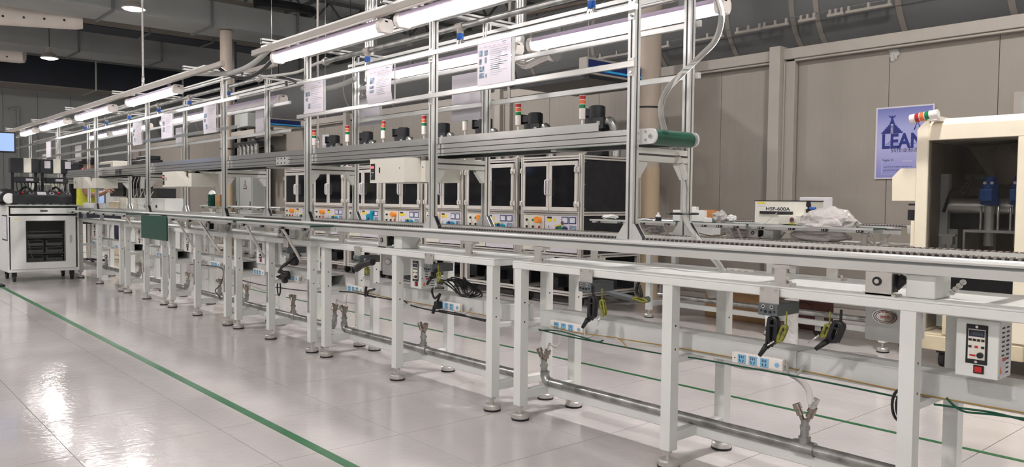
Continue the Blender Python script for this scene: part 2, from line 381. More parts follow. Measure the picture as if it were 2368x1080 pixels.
# pale fabric ducts, top left
for i, (a, c, r0, lab) in enumerate((((174, 38), (-60, 22), 30, 'pale fabric duct with a row of holes at the top left corner'), ((45, 126), (-40, 118), 20, 'smaller pale fabric duct with holes at the left edge'))):
    Xp = (-22, -31)[i]
    A = P(a[0], a[1], 0, Xp); B = P(c[0], c[1], 0, Xp-.4); dep = (A-Vector((0, 0, EYE))).dot(fw); r = r0*dep/FPX
    t = thing('fabric_duct', lab, 'air duct', A)
    D = (B-A).normalized()
    MB().cyl(A-D*.0, B+D*2, r, n=32).cyl(A-D*.15, A, r*.9, r, n=32).build('tube', M_FABRIC, t)
    w = Vector((1, 0, -.55)).normalized()
    for k in range(9):
        q = A+D*(.25+.42*k)*(1 if i == 0 else 1.2); q = q+(w-D*w.dot(D)).normalized()*r
        MB().cyl(q-w*.02, q+w*.012, .028, n=10).build('air_hole', M_BLACK, t)
    for k in range(3):
        q = A+D*(.35+1.45*k)+Vector((0, 0, r)); MB().cb(q, (.1, .08, .25)).tube([q, q+Vector((0, 0, 2.6))], .006, 4).build('hanger', M_FABRIC, t)
# roof trusses
for k in range(7):
    X = -33+k*5.2
    t = thing('roof_truss', ('steel roof truss crossing the hall, number %s from the far wall' % ('one', 'two', 'three', 'four', 'five', 'six', 'seven')[k]), 'truss', (X, -6, 8))
    for z in (7.95, 8.8): MB().box(X-.06, X+.06, -7.9, 21.9, z, z+.12).build('chord', M_FLANGE, t)
    mb = MB()
    for j in range(20):
        y = -7.5+j*1.45; mb.tube([(X, y, 8.0), (X, y+.72, 8.85)], .045, 5).tube([(X, y+.72, 8.85), (X, y+1.45, 8.0)], .045, 5)
    mb.build('web_bars', M_FLANGE, t)
for k, y in enumerate((4.2, 9.2, 13.5)):
    t = tag(MB().box(-33, 8, y-.05, y+.05, 8.3, 8.42).box(-33, 8, y+.5, y+.58, 7.6, 7.68).build('purlin', M_FLANGE), 'long roof purlin under the dark roof, %s from the aisle' % ('first', 'second', 'third')[k], 'beam')
mb = MB(); rnd = random.Random(3)
for k in range(70):
    X, Y, z0_ = rnd.uniform(-32, -12), rnd.uniform(3, 20), rnd.uniform(6.8, 8)
    mb.tube([(X, Y, z0_), (X, Y, 9)], .012, 4)
t = stuff(tag(mb.build('hanger_rods', M_FLANGE), 'thin hanger rods dropping from the grey roof', 'rod'))
t = tag(MB().tube(spline([P(590, 6, 0, -24), P(640, 10, 0, -24), P(690, 18, 0, -24), P(722, 26, 0, -24.5), P(700, 34, 0, -25)], 6), .16, 8).build('cable_tray', M_BLKMET), 'dark curved cable tray under the roof at top centre', 'cable tray')
# round ring duct near the truss
t = thing('spiral_duct', 'shiny vertical spiral duct behind the front gantry, left one', 'air duct', (-8.6, 5.2, 3))
def spiral(c, z0, z1, r, t):
    prof = []; z = z0
    while z < z1: prof += [(r, z), (r*1.03, z+.03), (r, z+.06)]; z += .18
    MB().lathe((c[0], c[1], 0), prof+[(r, z1)], 20).build('pipe', M_ALUB, t)
spiral((-8.6, 5.2), 2.75, 9, .075, t)
t = thing('spiral_duct', 'shiny spiral duct with a flexible elbow behind the papers', 'air duct', (-6.2, 5.55, 2.9))
spiral((-6.2, 5.55), 2.9, 9, .06, t)
MB().tube(spline([(-6.2, 5.55, 3.0), (-6.2, 5.55, 2.82), (-6.1, 5.55, 2.74), (-5.98, 5.6, 2.78), (-5.85, 5.65, 2.82)], 6), .085, 14).build('elbow', M_CHROME, t)
MB().lathe((-5.82, 5.66, 2.82), [(.10, -.03), (.11, 0), (.10, .03)], 18, axis='x').build('collar', M_ALUB, t)
MB().cyl((-6.32, 5.5, 2.3), (-6.32, 5.5, 9), .018, n=8).build('conduit', M_ALUB, t)
MB().tube(spline([(-6.25, 5.5, 2.7), (-6.15, 5.45, 2.55), (-6.25, 5.45, 2.48), (-6.12, 5.45, 2.5)], 6), .008, 5).build('wire_loop', M_BLACK, t)
# conduits and drop rods
for (a, ytop, ybot, Y, lab) in ((735, 0, 343, 4.4, 'thin steel conduit dropping to a small socket behind the front gantry'), (331, 0, 199, 3.3, 'thin drop rod holding the far gantry from the roof')):
    q = P(a, ybot, 1, Y); o = MB().cyl((q.x, q.y, q.z), (q.x, q.y, 9), .014, n=8).cyl((q.x, q.y, q.z), (q.x, q.y, q.z+.12), .02, n=8).build('conduit', M_ALUB)
    tag(o, lab, 'conduit')
# hanging screens
def board(lab, x0, x1, Y, z0, z1, tilt=0):
    t = thing('andon_board', lab, 'screen', ((x0+x1)/2, Y, z0))
    MB().box(x0, x1, Y, Y+.12, z0, z1).build('housing', M_FLANGE, t, bevel=.01)
    MB().box(x0+.02, x1-.02, Y-.006, Y, z0+.02, z1-.02).build('screen', M_NAVY, t)
    h = z1-z0
    MB().box(x0+.02, x1-.02, Y-.008, Y-.005, z0+h*.26, z0+h*.42).build('lit_band', M_BLUESCR, t)
    for xx in (x0+.1, x1-.1): MB().cyl((xx, Y+.05, z1), (xx, Y+.05, 9), .008, n=6).build('drop_rod', M_ALUB, t)
def board_y(lab, X, y0, y1, z0, z1):
    t = thing('andon_board', lab, 'screen', (X, y0, z0))
    MB().box(X-.14, X, y0, y1, z0, z1).build('housing', M_WALLT, t, bevel=.01)
    MB().box(X, X+.006, y0+.03, y1-.03, z0+.03, z1-.03).build('screen', M_NAVY, t)
    h = z1-z0; MB().box(X+.005, X+.009, y0+.03, y1-.03, z0+h*.24, z0+h*.36).build('lit_band', M_BLUESCR, t)
    for yy in (y0+.1, y1-.1): MB().cyl((X-.07, yy, z1), (X-.07, yy, 9), .008, n=6).build('drop_rod', M_ALUB, t)
q = P(1357, 130, 1, 7.2); q2 = P(1357, 170, 1, 7.2)
board_y('hanging andon screen with a blue band behind the gantry, at right', q.x, 7.2, 8.5, q2.z, q.z)
q = P(622, 272, 1, 8.0); q2 = P(622, 292, 1, 8.0)
board_y('far hanging andon screen with a bright blue band above the panel wall', q.x, 8.0, 9.6, q2.z, q.z)
q2b = P(1357, 170, 1, 7.2).z; q = P(1300, 165, 1, 7.6); t = tag(MB().box(q.x-.5, P(1357, 130, 1, 7.2).x, 7.25, 8.4, q2b-.05, q2b).build('louvre_tray', M_BLKMET), 'black flat tray hanging under the right andon screen', 'tray')

# ------------------------------------------------------------------ high-bay lamps
hb = None
for X in (-27.0, -18.6, -10.2, -1.9, 6.5):
    for Y in (-16.6, -9.3, -2.0, 5.26, 12.5):
        lab = 'round high-bay lamp, %s along the roof and %s' % ({-27.0: 'farthest', -18.6: 'second farthest', -10.2: 'middle', -1.9: 'fourth', 6.5: 'last'}[X], {-16.6: 'in the outermost row', -9.3: 'well out over the hall floor', -2.0: 'over the aisle', 5.26: 'over the work lines', 12.5: 'beyond the panel wall'}[Y])
        if hb is None:
            hb = thing('high_bay_lamp', lab, 'lamp', (X, Y, 5.4), 'high-bay lamps under the roof')
            MB().lathe((X, Y, 5.4), [(.24, .0), (.25, .02), (.17, .12), (.10, .16), (.09, .30), (.03, .32)], 24).build('reflector', M_WALLT, hb)
            MB().lathe((X, Y, 5.4), [(.20, .002), (.19, -.012), (.12, -.03), (.02, -.036)], 24).build('lens', mat('high_bay_lens', (1, .95, .925), .4, var=0, emit=HIGHBAY), hb)
            MB().cyl((X, Y, 5.7), (X, Y, 9), .012, n=6).build('drop_cable', M_BLACK, hb); h0 = (X, Y)
        else: copy_tree(hb, (X-h0[0], Y-h0[1], 0), lab)

# ================================================================== WORK LINE
def foot(t, leg, x, y):
    return MB().lathe((x, y, 0), [(.052, 0), (.054, .012)], 20, 1).lathe((x, y, 0), [(.052, .012), (.052, .034), (.044, .042), (.018, .044)], 20) \
        .cyl((x, y, .044), (x, y, .10), .011, n=8).lathe((x, y, 0), [(.019, .070), (.019, .082)], 6).build('levelling_foot', [M_STEEL, M_RUBBER], leg)
def bench(lab, xs, xl, xr, y0=3.10, yb=3.555, slots=False):
    t = thing('bench_frame', lab, 'workbench', ((xl+xr)/2, y0, 0), None)
    a, b = y0-.033, yb+.033
    MB().box(xl, xr, a, b, .934, .943).build('table_top', M_WHITE, t, bevel=.003)
    for (u0, u1, v0, v1) in ((xl, xr, a, a+.05), (xl, xr, b-.05, b), (xl, xl+.05, a+.05, b-.05), (xr-.05, xr, a+.05, b-.05)):
        MB().box(u0, u1, v0, v1, .897, .934).build('apron_rail', M_WHITE, t, bevel=.004)
    for x in xs:
        for y in (y0, yb):
            mb = MB().box(x-.029, x+.029, y-.031, y+.031, .088, .897)
            for z in (.585, .70):
                mb.cyl((x+.0285, y, z), (x+.0297, y, z), .0065, n=8, mi=1)
            if slots and y == y0: mb.box(x-.008, x+.008, y-.040, y-.031, .34, .62, 2)
            leg = mb.build('leg', [M_WHITE, M_BLACK, M_GALV], t, bevel=.004)
            foot(t, leg, x, y)
        MB().box(x-.022, x+.022, y0+.031, yb-.031, .125, .178).build('cross_rail', M_WHITE, t, bevel=.004)
        MB().box(x-.020, x+.020, y0+.031, yb-.031, .512, .542).build('shelf_rail', M_WHITE, t, bevel=.003)
    MB().box(xs[0]+.022, xs[-1]-.022, 3.30-3.10+y0, 3.345-3.10+y0, .122, .176).build('stretcher', M_WHITE, t, bevel=.004)
    return t
BN = {'A': ('nearest white bench frame, running out at the right edge', [-3.43, -2.345, -1.225, -.1], -3.479, -.05),
      'B': ('second white bench frame from the right, with a black cable coil on its tray', [-5.81, -4.755, -3.69], -5.868, -3.648),
      'C': ('third white bench frame, with a knot of black cables at its right end', [-7.615, -6.87, -6.06], -7.66, -6.015),
      'D': ('fourth white bench frame from the right, between slotted legs', [-9.56, -8.74, -7.885], -9.60, -7.84),
      'E': ('fifth white bench frame, behind the hanging green board', [-11.34, -10.53, -9.845], -11.39, -9.80),
      'F': ('sixth white bench frame, beside the white cabinet on castors', [-13.88, -12.76, -11.6], -13.93, -11.55)}
for k, (lab, xs, xl, xr) in BN.items(): bench(lab, xs, xl, xr, slots=k in 'CDE')
WHERE = {'A': 'nearest bench', 'B': 'second bench from the right', 'C': 'third bench from the right', 'D': 'fourth bench from the right', 'E': 'fifth bench from the right', 'F': 'sixth bench, by the white cabinet'}
# cable trunking on the shelf rails
def trunk(k, x0, x1, y0=3.25, z0=.544):
    t = thing('cable_trunking', 'pale grey cable trunking lying along the %s' % WHERE[k], 'cable tray', ((x0+x1)/2, y0, z0))
    d, h = .155, .092; y1 = y0+d; z1 = z0+h
    MB().box(x0, x1, y0, y0+.005, z0, z1).build('front_wall', M_TRAY, t)
    MB().box(x0, x1, y1-.005, y1, z0, z1).build('rear_wall', M_TRAY, t)
    MB().box(x0, x1, y0+.005, y1-.005, z0, z0+.005).build('bottom', M_TRAY, t)
    xm = (x0+x1)/2
    MB().box(x0+.03, xm-.003, y0-.003, y1+.003, z1, z1+.005).box(xm+.003, x1-.03, y0-.003, y1+.003, z1, z1+.005).build('lid', M_TRAY, t)
    for x in (xm-.04, x1-.35, x0+.35):
        MB().box(x-.035, x+.035, y0-.0045, y0-.001, z0, z1).build('joint_strap', M_TRAY, t)
    MB().tube([(x0-.02, y0+.07, z0+.045), (x0+.3, y0+.07, z0+.04)], .028, 10).build('ribbed_sleeve', M_RUBBER, t)
TR = {'A': (-3.425, -.1), 'B': (px(862, 680, 3.25), -3.652), 'C': (-7.50, -6.04), 'D': (-9.42, -7.87), 'E': (-11.2, -9.83), 'F': (-13.8, -11.58)}
for k, (a, b_) in TR.items(): trunk(k, a, b_)
# power strips
def strip(x, lab, Y=3.246, zc=.572, used=False):
    t = thing('power_strip', lab, 'power strip', (x, Y, zc))
    L, h, d = .262, .058, .032
    MB().box(x-L/2, x+L/2, Y-d, Y, zc-h/2, zc+h/2).build('housing', M_SOCKW, t, bevel=.008, seg=2)
    for i in range(3):
        cx = x-L/2+.055+i*.0585
        o = MB().box(cx-.021, cx+.021, Y-d-.003, Y-d, zc-.021, zc+.021).build('socket', M_BLUE, t, bevel=.002)
        mb = MB()
        for dx in (-.009, 0, .009): mb.box(cx+dx-.0016, cx+dx+.0016, Y-d-.0038, Y-d-.003, zc+.003, zc+.015)
        for sg in (-1, 1): mb.cb((cx+sg*.008, Y-d-.0034, zc-.009), (.0036, .001, .013), rot=Matrix.Rotation(sg*.45, 3, 'Y'))
        mb.build('slots', M_INK, o)
    cx = x-L/2+.055+.18
    MB().lathe((cx, Y-d-.001, zc), [(.011, -.003), (.010, .001)], 14, axis='y').build('switch', M_BLUE, t)
    MB().lathe((x-L/2+.018, Y-d, zc), [(.003, -.001), (.003, .001)], 8, axis='y').build('pilot_light', M_INK, t)
    MB().tube(spline([(x+L/2, Y-.016, zc), (x+L/2+.02, Y-.03, zc+.01), (x+L/2+.03, Y-.035, zc-.03), (x+L/2+.07, Y-.03, zc-.025), (x+L/2+.085, Y-.005, zc+.012)], 5), .0065, 6).build('cord', M_GHOSE, t)
    if used:
        cx = x-L/2+.055
        MB().cb((cx-.005, Y-d-.025, zc), (.045, .045, .05)).tube([(cx-.02, Y-d-.04, zc), (cx-.03, Y-d-.05, zc-.06)], .013, 7).build('plug', M_BLACK, t, bevel=.004)
ST = (('A', -3.175, 'left one on the nearest bench'), ('A', -1.945, 'right one on the nearest bench'),
      ('B', px(826, 663, 3.24), 'left one on the second bench'), ('B', px(1045, 702, 3.24)-.01, 'on the second bench, with a black plug'),
      ('C', px(603, 628, 3.24), 'left one on the third bench'), ('C', px(680, 638, 3.24), 'right one on the third bench, by the knot'),
      ('D', px(482, 600, 3.24)-.3, 'left one on the fourth bench'), ('D', px(502, 608, 3.24), 'right one on the fourth bench'),
      ('E', px(447, 598, 3.24)+.2, 'right one on the fifth bench'), ('E', px(374, 587, 3.24), 'left one on the fifth bench'),
      ('F', px(275, 569, 3.24), 'right one on the sixth bench'), ('F', px(222, 560, 3.24), 'left one on the sixth bench'))
for k, x, lab in ST: strip(x, 'white power strip with three blue sockets, '+lab, used='plug' in lab)
# compressed-air pipes with twin quick couplers
def twin(t, x, y, z, hose=None, elbow=0):
    o = MB().cyl((x, y, z), (x, y, z+.045), .020, n=10).lathe((x, y, z+.045), [(.025, 0), (.025, .016)], 6).cyl((x, y, z+.061), (x, y, z+.09), .018, n=10).build('riser', M_GALV, t)
    for sg in (-1, 1):
        d = Vector((sg*.42, -.1, 1)).normalized(); a = Vector((x+sg*.012, y, z+.085))
        MB().cyl(a, a+d*.022, .010, n=8).cyl(a+d*.022, a+d*.046, .017, .015, n=12).cyl(a+d*.050, a+d*.075, .020, .018, n=12).cyl(a+d*.046, a+d*.050, .013, n=10).build('quick_coupler', M_BRASS, o)
        if hose and sg == hose[0]:
            s = a+d*.07
            MB().cyl(s, s+d*.05, .012, .009, n=10).build('hose_barb', M_CHROME, o)
            MB().tube(spline([s+d*.05]+[Vector(q) for q in hose[1]], 8), hose[2], 10).build('hose', M_HOSE, o)
def pipe(k, x0, x1, tees, left=True, right=False, y=3.30, z=.202):
    t = thing('air_pipe', 'galvanised air pipe low under the %s' % WHERE[k], 'pipe', ((x0+x1)/2, y, z))
    MB().cyl((x0, y, z), (x1, y, z), .025, n=16).build('pipe', M_GALV, t)
    if left: MB().tube(spline([(x0+.02, y, z), (x0-.01, y, z+.004), (x0-.03, y, z+.030), (x0-.03, y, z+.06)], 5), .028, 12).build('elbow', M_GALV, t)
    if right: MB().tube(spline([(x1-.02, y, z), (x1+.01, y, z+.004), (x1+.03, y, z+.030), (x1+.03, y, z+.06)], 5), .028, 12).build('elbow', M_GALV, t)
    else: MB().cyl((x1-.03, y, z), (x1+.01, y, z), .031, n=12).build('end_cap', M_GALV, t)
    for tx, h in tees:
        if tx > x0 and tx < x1-.01: MB().cyl((tx-.05, y, z), (tx+.05, y, z), .033, n=14).cyl((tx, y, z), (tx, y, z+.05), .028, n=12).build('tee', M_GALV, t)
        twin(t, tx, y, z+.04, h)
def hp(*q): return [P(a, c, 1, Y) for a, c, Y in q]
pipe('A', -3.40, -.15, ((-3.44, (1, hp((1290, 800, 3.29), (1297, 760, 3.27), (1299, 720, 3.28)), .008)),
     (px(1860, 1040, 3.3), (1, hp((1878, 940, 3.26), (1868, 900, 3.24), (1840, 872, 3.25), (1790, 852, 3.27), (1720, 848, 3.33), (1655, 828, 3.38)), .014))))
pipe('B', px(800, 752, 3.3), -3.68, ((px(800, 752, 3.3)-.03, (1, hp((823, 700, 3.28), (829, 680, 3.27)), .006)), (px(979, 798, 3.3), None)))
pipe('C', px(560, 690, 3.3), px(768, 748, 3.3), ((px(560, 690, 3.3)-.03, (1, hp((615, 672, 3.28), (620, 640, 3.27)), .006)), (px(678, 726, 3.3), None), (px(774, 750, 3.3), (1, hp((797, 700, 3.27), (803, 680, 3.27)), .006))), right=True)
pipe('D', px(455, 660, 3.3), px(565, 696, 3.3), ((px(452, 660, 3.3), None), (px(508, 677, 3.3), None), (px(571, 700, 3.3), (1, hp((577, 668, 3.28), (580, 640, 3.27)), .006))), right=True)
pipe('E', px(335, 640, 3.3), px(430, 663, 3.3), ((px(338, 640, 3.3), (1, hp((350, 622, 3.28), (356, 604, 3.27)), .006)), (px(435, 665, 3.3), (1, hp((446, 640, 3.28), (455, 610, 3.27)), .006))), right=True)
pipe('F', px(196, 610, 3.3), px(320, 642, 3.3), ((px(246, 618, 3.3), None), (px(325, 642, 3.3), (1, hp((332, 618, 3.28), (338, 600, 3.27)), .006))), right=True)
# earthing boxes on steel plates under the apron
def ebox(x, lab):
    Y = 3.058; t = thing('earthing_box', lab, 'control box', (x, Y, .86))
    MB().box(x-.046, x+.046, Y-.003, Y, .868, .938).build('steel_plate', M_STEEL, t)
    for sx in (-.033, .033): MB().lathe((x+sx, Y-.003, .928), [(.008, -.004), (.008, 0)], 10, axis='y').build('screw', M_CHROME, t)
    MB().box(x-.046, x+.046, Y-.012, Y+.17, .816, .868).build('housing', M_DKGREY, t, bevel=.002)
    for sx, z, r in ((-.02, .855, .009), (.02, .855, .009), (-.01, .833, .006), (.012, .833, .006), (-.03, .836, .004), (.032, .836, .004)):
        MB().lathe((x+sx, Y-.012, z), [(r, -.004), (r, 0)], 12, axis='y').lathe((x+sx, Y-.016, z), [(r*.5, -.001), (r*.5, .001)], 10, 1, axis='y').build('jack', [M_CHROME, M_BLACK] if r > .008 else [M_BLACK, M_BLACK], t)
EB = (('A', -1.795, 'dark grey earthing box under a steel plate, right one on the nearest bench'), ('A', -2.872, 'dark grey earthing box under a steel plate, left one on the nearest bench'),
      ('B', -5.243, 'dark grey earthing box under the apron, left one on the second bench'), ('B', -4.312, 'dark grey earthing box under the apron, right one on the second bench'),
      ('C', px(661, 560, 3.058), 'dark grey earthing box under the apron of the third bench'))
for k, x, lab in EB: ebox(x, lab)
# hanging cord bundles
def bundle(x, y, z, L, lab, m, r=.0065, n=4, tilt=0, w=.022, plug=None):
    t = thing('cord_bundle', lab, 'cable', (x, y, z))
    R = Matrix.Rotation(tilt, 3, 'Y')
    tr = lambda q: Vector((x, y, z))+R @ Vector(q)
    mb = MB()
    for i in range(n):
        o = (i-(n-1)/2)*w*.30; yo = (i % 2)*.014-.007; e = 1-.06*i
        mb.tube(spline([tr(q) for q in ((o*.2, yo, -.01), (-w*.62+o*.4, yo, -L*.12*e), (-w*.55+o*.5, yo, -L*.8*e), (-w*.15+o, yo, -L*e), (w*.2+o, yo, -L*.92*e), (w*.62+o*.4, yo, -L*.75), (w*.6+o*.4, yo, -L*.14), (o*.2, yo, -.004))], 4), r, 6)
    mb.build('coil', m, t)
    MB().lathe(tr((0, 0, -L*.28)), [(w*.72, -.004), (w*.72, .004)], 10).build('tie', M_BLACK, t)
    MB().tube(spline([tr((0, 0, 0)), Vector((x+.004, y-.005, z+.05)), Vector((x, y, .84))], 5), r*.8, 6).build('lead', m, t)
    if plug:
        a = tr((-.012, -.02, -L*.92)); b_ = a+R @ Vector((-.025, -.01, -.05))
        MB().cyl(a, b_, .013 if plug == 'plug' else .005, .009 if plug == 'plug' else .002, n=8).build('plug' if plug == 'plug' else 'clip', M_BLACK if plug == 'plug' else M_CHROME, t)
BD = ((1372, 684, 3.06, .13, 'black cord bundle hanging left on the nearest bench', M_BLACK, 'plug'), (1392, 692, 3.06, .085, 'yellow-green earth wire bundle hanging left on the nearest bench', M_LIME, 'clip'),
      (1790, 732, 3.06, .13, 'black cord bundle hanging in the middle of the nearest bench', M_BLACK, 'plug'), (1818, 752, 3.06, .085, 'yellow-green earth wire bundle hanging in the middle of the nearest bench', M_LIME, 'clip'),
      (1944, 744, 3.12, .10, 'black cord bundle hanging left of the white oval-badged box', M_BLACK, 'plug'), (1918, 750, 3.12, .06, 'yellow-green earth wire hanging left of the white oval-badged box', M_LIME, 'clip'),
      (848, 618, 3.07, .05, 'small yellow-green earth wire hanging left on the second bench', M_LIME, 'clip'), (1005, 622, 3.08, .06, 'black cord bundle hanging by the speed controller of the second bench', M_BLACK, 'plug'), (1014, 630, 3.06, .06, 'small yellow-green earth wire by the speed controller of the second bench', M_LIME, 'clip'))
for (a, c, Y, L, lab, m_, pl) in BD:
    q = P(a, c, 1, Y); bundle(q.x, Y, q.z, L*1.05, lab, m_, r=.0075 if m_ is M_BLACK else .0042, n=4 if m_ is M_BLACK else 3, tilt=(.06 if a < 1800 else .38) if m_ is M_BLACK else (-.25 if a < 1500 else .40), w=.026 if m_ is M_BLACK else .015, plug=pl)
# thick wrapped bundle left on bench B
a, c = P(824, 622, 1, 3.06), P(862, 606, 1, 3.06)
t = thing('cord_bundle', 'thick wrapped black cord bundle lying sideways under the second bench top', 'cable', a)
MB().tube(spline([a, a+(c-a)*.35+Vector((0, 0, .012)), a+(c-a)*.8+Vector((0, 0, .008)), c], 5), .026, 10).build('coil', M_BLACK, t)
MB().tube(spline([(a+c)/2+Vector((0, 0, .02)), (a+c)/2+Vector((.01, 0, .05)), Vector(((a.x+c.x)/2, 3.08, .83))], 5), .005, 6).build('lead', M_GHOSE, t)
# coil of cable on the tray of bench B
t = thing('cable_coil', 'coil of black cable lying on the trunking of the second bench', 'cable', (px(1055, 655, 3.3), 3.3, .65))
mb = MB()
for i in range(6):
    cx, cz, ph = px(1052+i*3, 660, 3.25), .70, i*.5
    rx, rz = .15-.012*i, .055+.004*(i % 3)
    mb.tube([(cx+rx*math.cos(u+.3*ph), 3.27+.03*math.sin(2*u+ph)+.012*i, cz+rz*(.7+.15*(i%3))*math.sin(u)-.2*rx*math.cos(u)*.6) for u in [2*math.pi*j/28 for j in range(29)]], .0052, 7)
mb.build('loops', M_BLACK, t)
MB().tube(spline(hp((1026, 666, 3.2), (1000, 668, 3.18), (1005, 690, 3.19), (1018, 680, 3.19), (1008, 705, 3.2)), 6), .008, 7).build('tail', M_BLACK, t)
# knot of cables on bench C
t = thing('cable_coil', 'knot of black plugs and cords at the right end of the third bench', 'cable', (px(670, 630, 3.15), 3.15, .6))
mb = MB()
for i in range(7):
    mb.tube(spline(hp((690+i, 585+i, 3.12+.012*i), (672-3*i, 600+3*i, 3.12), (650-i, 618+2*i, 3.13+.01*i), (655+2*i, 632, 3.14), (640+i*2, 640+i, 3.16)), 5), .0075, 6)
mb.build('cords', M_BLACK, t)
q = P(660, 636, 1, 3.17); MB().cb(q, (.10, .06, .075)).cb(q+Vector((.03, -.02, -.045)), (.05, .05, .05)).build('plugs', M_BLACK, t, bevel=.012)
q = P(680, 598, 1, 3.16); MB().cb(q, (.10, .05, .12)).build('adapter', M_BLACK, t, bevel=.012)
for (a, c, lab) in ((645, 665, 'black loop of cord hanging low under the third bench'), (2080, 938, 'black loop of cord tied behind the third leg of the nearest bench')):
    Y = 3.2 if a < 1000 else 3.16; q = P(a, c, 1, Y); s = 1 if a < 1000 else .8
    o = MB().tube([(q.x+.035*s*math.cos(u), Y, q.z+.075*s*math.sin(u)) for u in [2*math.pi*j/24 for j in range(25)]], .006, 6).tube([(q.x+.02+.035*s*math.cos(u), Y-.01, q.z+.065*s*math.sin(u)) for u in [2*math.pi*j/24 for j in range(25)]], .006, 6).build('cord_loop', M_BLACK)
    tag(o, lab, 'cable')
# loose wires along the trunking fronts
def wires(lab, m_, r, *paths):
    mb = MB()
    for pth in paths: mb.tube(spline(hp(*pth), 6), r, 6)
    tag(mb.build('loose_wire', m_), lab, 'cable')
wires('dark green cord running along the trunking of the nearest bench', M_GREENB, .0045, ((1248, 764, 3.2), (1290, 765, 3.2), (1340, 778, 3.2), (1380, 790, 3.2), (1395, 787, 3.2)), ((1246, 762, 3.21), (1300, 775, 3.21), (1360, 787, 3.21), (1450, 804, 3.22), (1540, 820, 3.22), (1604, 828, 3.22), (1700, 845, 3.2), (1900, 882, 3.2), (2090, 921, 3.2)))
wires('dark green cord at the right edge under the nearest bench', M_GREENB, .0045, ((2160, 935, 3.15), (2230, 945, 3.15), (2300, 955, 3.15), (2400, 980, 3.15)), ((2188, 920, 3.15), (2225, 950, 3.15), (2290, 958, 3.14), (2400, 972, 3.14)))
wires('yellow cord running along the trunking of the nearest bench', M_ORANGEW, .0032, ((1275, 755, 3.21), (1330, 768, 3.21), (1400, 778, 3.21), (1430, 783, 3.21), (1450, 803, 3.2)), ((1430, 783, 3.21), (1540, 800, 3.24), (1700, 828, 3.24), (1900, 866, 3.24), (2090, 905, 3.24), (2368, 955, 3.24)))
wires('black cord sagging along the trunking of the second bench', M_BLACK, .0055, ((785, 674, 3.2), (815, 676, 3.2), (850, 684, 3.2), (868, 688, 3.2)), ((820, 677, 3.2), (900, 692, 3.2), (930, 694, 3.21), (950, 706, 3.2), (990, 716, 3.2), (1050, 727, 3.2), (1085, 733, 3.2), (1124, 740, 3.2)), ((1015, 718, 3.2), (1060, 725, 3.19), (1090, 735, 3.19), (1122, 743, 3.2)))
wires('yellow cord running along the trunking of the second bench', M_ORANGEW, .0036, ((815, 671, 3.21), (860, 680, 3.21), (905, 690, 3.22), (960, 700, 3.22), (1050, 716, 3.22), (1126, 730, 3.22)))
wires('black zip loop in front of the left power strip of the second bench', M_BLACK, .010, ((847, 663, 3.19), (845, 684, 3.19), (852, 673, 3.18), (866, 669, 3.18)))
wires('black cord along the trunking of the third bench', M_BLACK, .005, ((560, 648, 3.2), (600, 658, 3.2), (650, 666, 3.2), (700, 672, 3.2), (745, 676, 3.2)))
wires('black cord along the trunking of the fourth bench', M_BLACK, .005, ((440, 612, 3.2), (480, 614, 3.2), (514, 622, 3.2), (512, 655, 3.2), (498, 672, 3.2), (512, 690, 3.2)))
# speed controllers
def controller(x0, x1, Y, z0, z1, lab, depth=.14):
    t = thing('speed_controller', lab, 'control box', ((x0+x1)/2, Y, z0)); w = x1-x0; h = z1-z0
    MB().box(x0, x1, Y, Y+depth, z0, z1).build('case', M_WHITE, t, bevel=.004, seg=2)
    cx, cz = x0+w*.50, z0+h*.57
    p = MB().box(cx-.036, cx+.036, Y-.003, Y, cz-.072, cz+.072).build('control_panel', M_BLACK, t, bevel=.002)
    MB().box(cx-.028, cx+.028, Y-.0045, Y-.003, cz-.055, cz+.055).build('face_plate', M_IVORY, p)
    MB().box(cx-.026, cx+.026, Y-.006, Y-.0045, cz+.028, cz+.052).build('display', M_INK, p)
    text('8888', .012, M_DKGREY, (cx+.004, Y-.006, cz+.040), p, 'digits')
    for r_ in range(2):
        for j in range(4 - r_):
            bx = cx-.021+j*(.014 if not r_ else .021); MB().box(bx-.005, bx+.005, Y-.007, Y-.0045, cz+.012-r_*.025, cz+.020-r_*.025).build('button', M_RED if (r_ and j == 1) else M_BLACK, p)
    MB().lathe((cx+.014, Y-.0045, cz-.038), [(.010, -.010), (.011, 0)], 14, axis='y').build('knob', M_BLACK, p)
    MB().box(cx-.022, cx-.002, Y-.0055, Y-.0045, cz-.044, cz-.038).build('red_strip', M_RED, p)
    for sg in (-1, 1): MB().lathe((cx, Y-.003, cz+sg*.064), [(.005, -.003), (.005, 0)], 10, axis='y').build('screw', M_CHROME, p)
    s = MB().box(cx-.008, cx+.026, Y-.004, Y, z0+h*.075, z0+h*.215).build('switch_frame', M_BLACK, t)
    MB().box(cx-.003, cx+.021, Y-.009, Y-.004, z0+h*.095, z0+h*.195).build('rocker', M_RED, s, bevel=.002)
    mb = MB()
    for j in range(11):
        for q in (.33, .68):
            zz = z1-.028-j*.0165
            if zz > z0+.05 or q > .5: mb.box(x1, x1+.0008, Y+depth*q-.014, Y+depth*q+.014, zz-.003, zz+.003)
    mb.build('vent_slots', M_INK, t)
    MB().box(x1, x1+.001, Y+.012, Y+.078, z0+.014, z0+.075).build('warning_label', M_PAPER, t)
    MB().box(x1, x1+.0014, Y+.04, Y+.078, z0+.064, z0+.076).build('red_bar', M_RED, t)
    MB().prism([(Y+.014, z0+.022), (Y+.036, z0+.022), (Y+.025, z0+.048)], 'x', x1, x1+.002).build('warning_triangle', M_ORANGE, t)
    for zz in (z0+.01, z0+h*.35, z1-.008): MB().lathe((x1, Y+.008, zz), [(.004, -.001), (.004, .002)], 8, axis='x').build('screw', M_CHROME, t)
controller(-1.085, -.943, 3.15, .672, .885, 'grey-white speed controller with red switch, hanging under the nearest bench top at right edge')
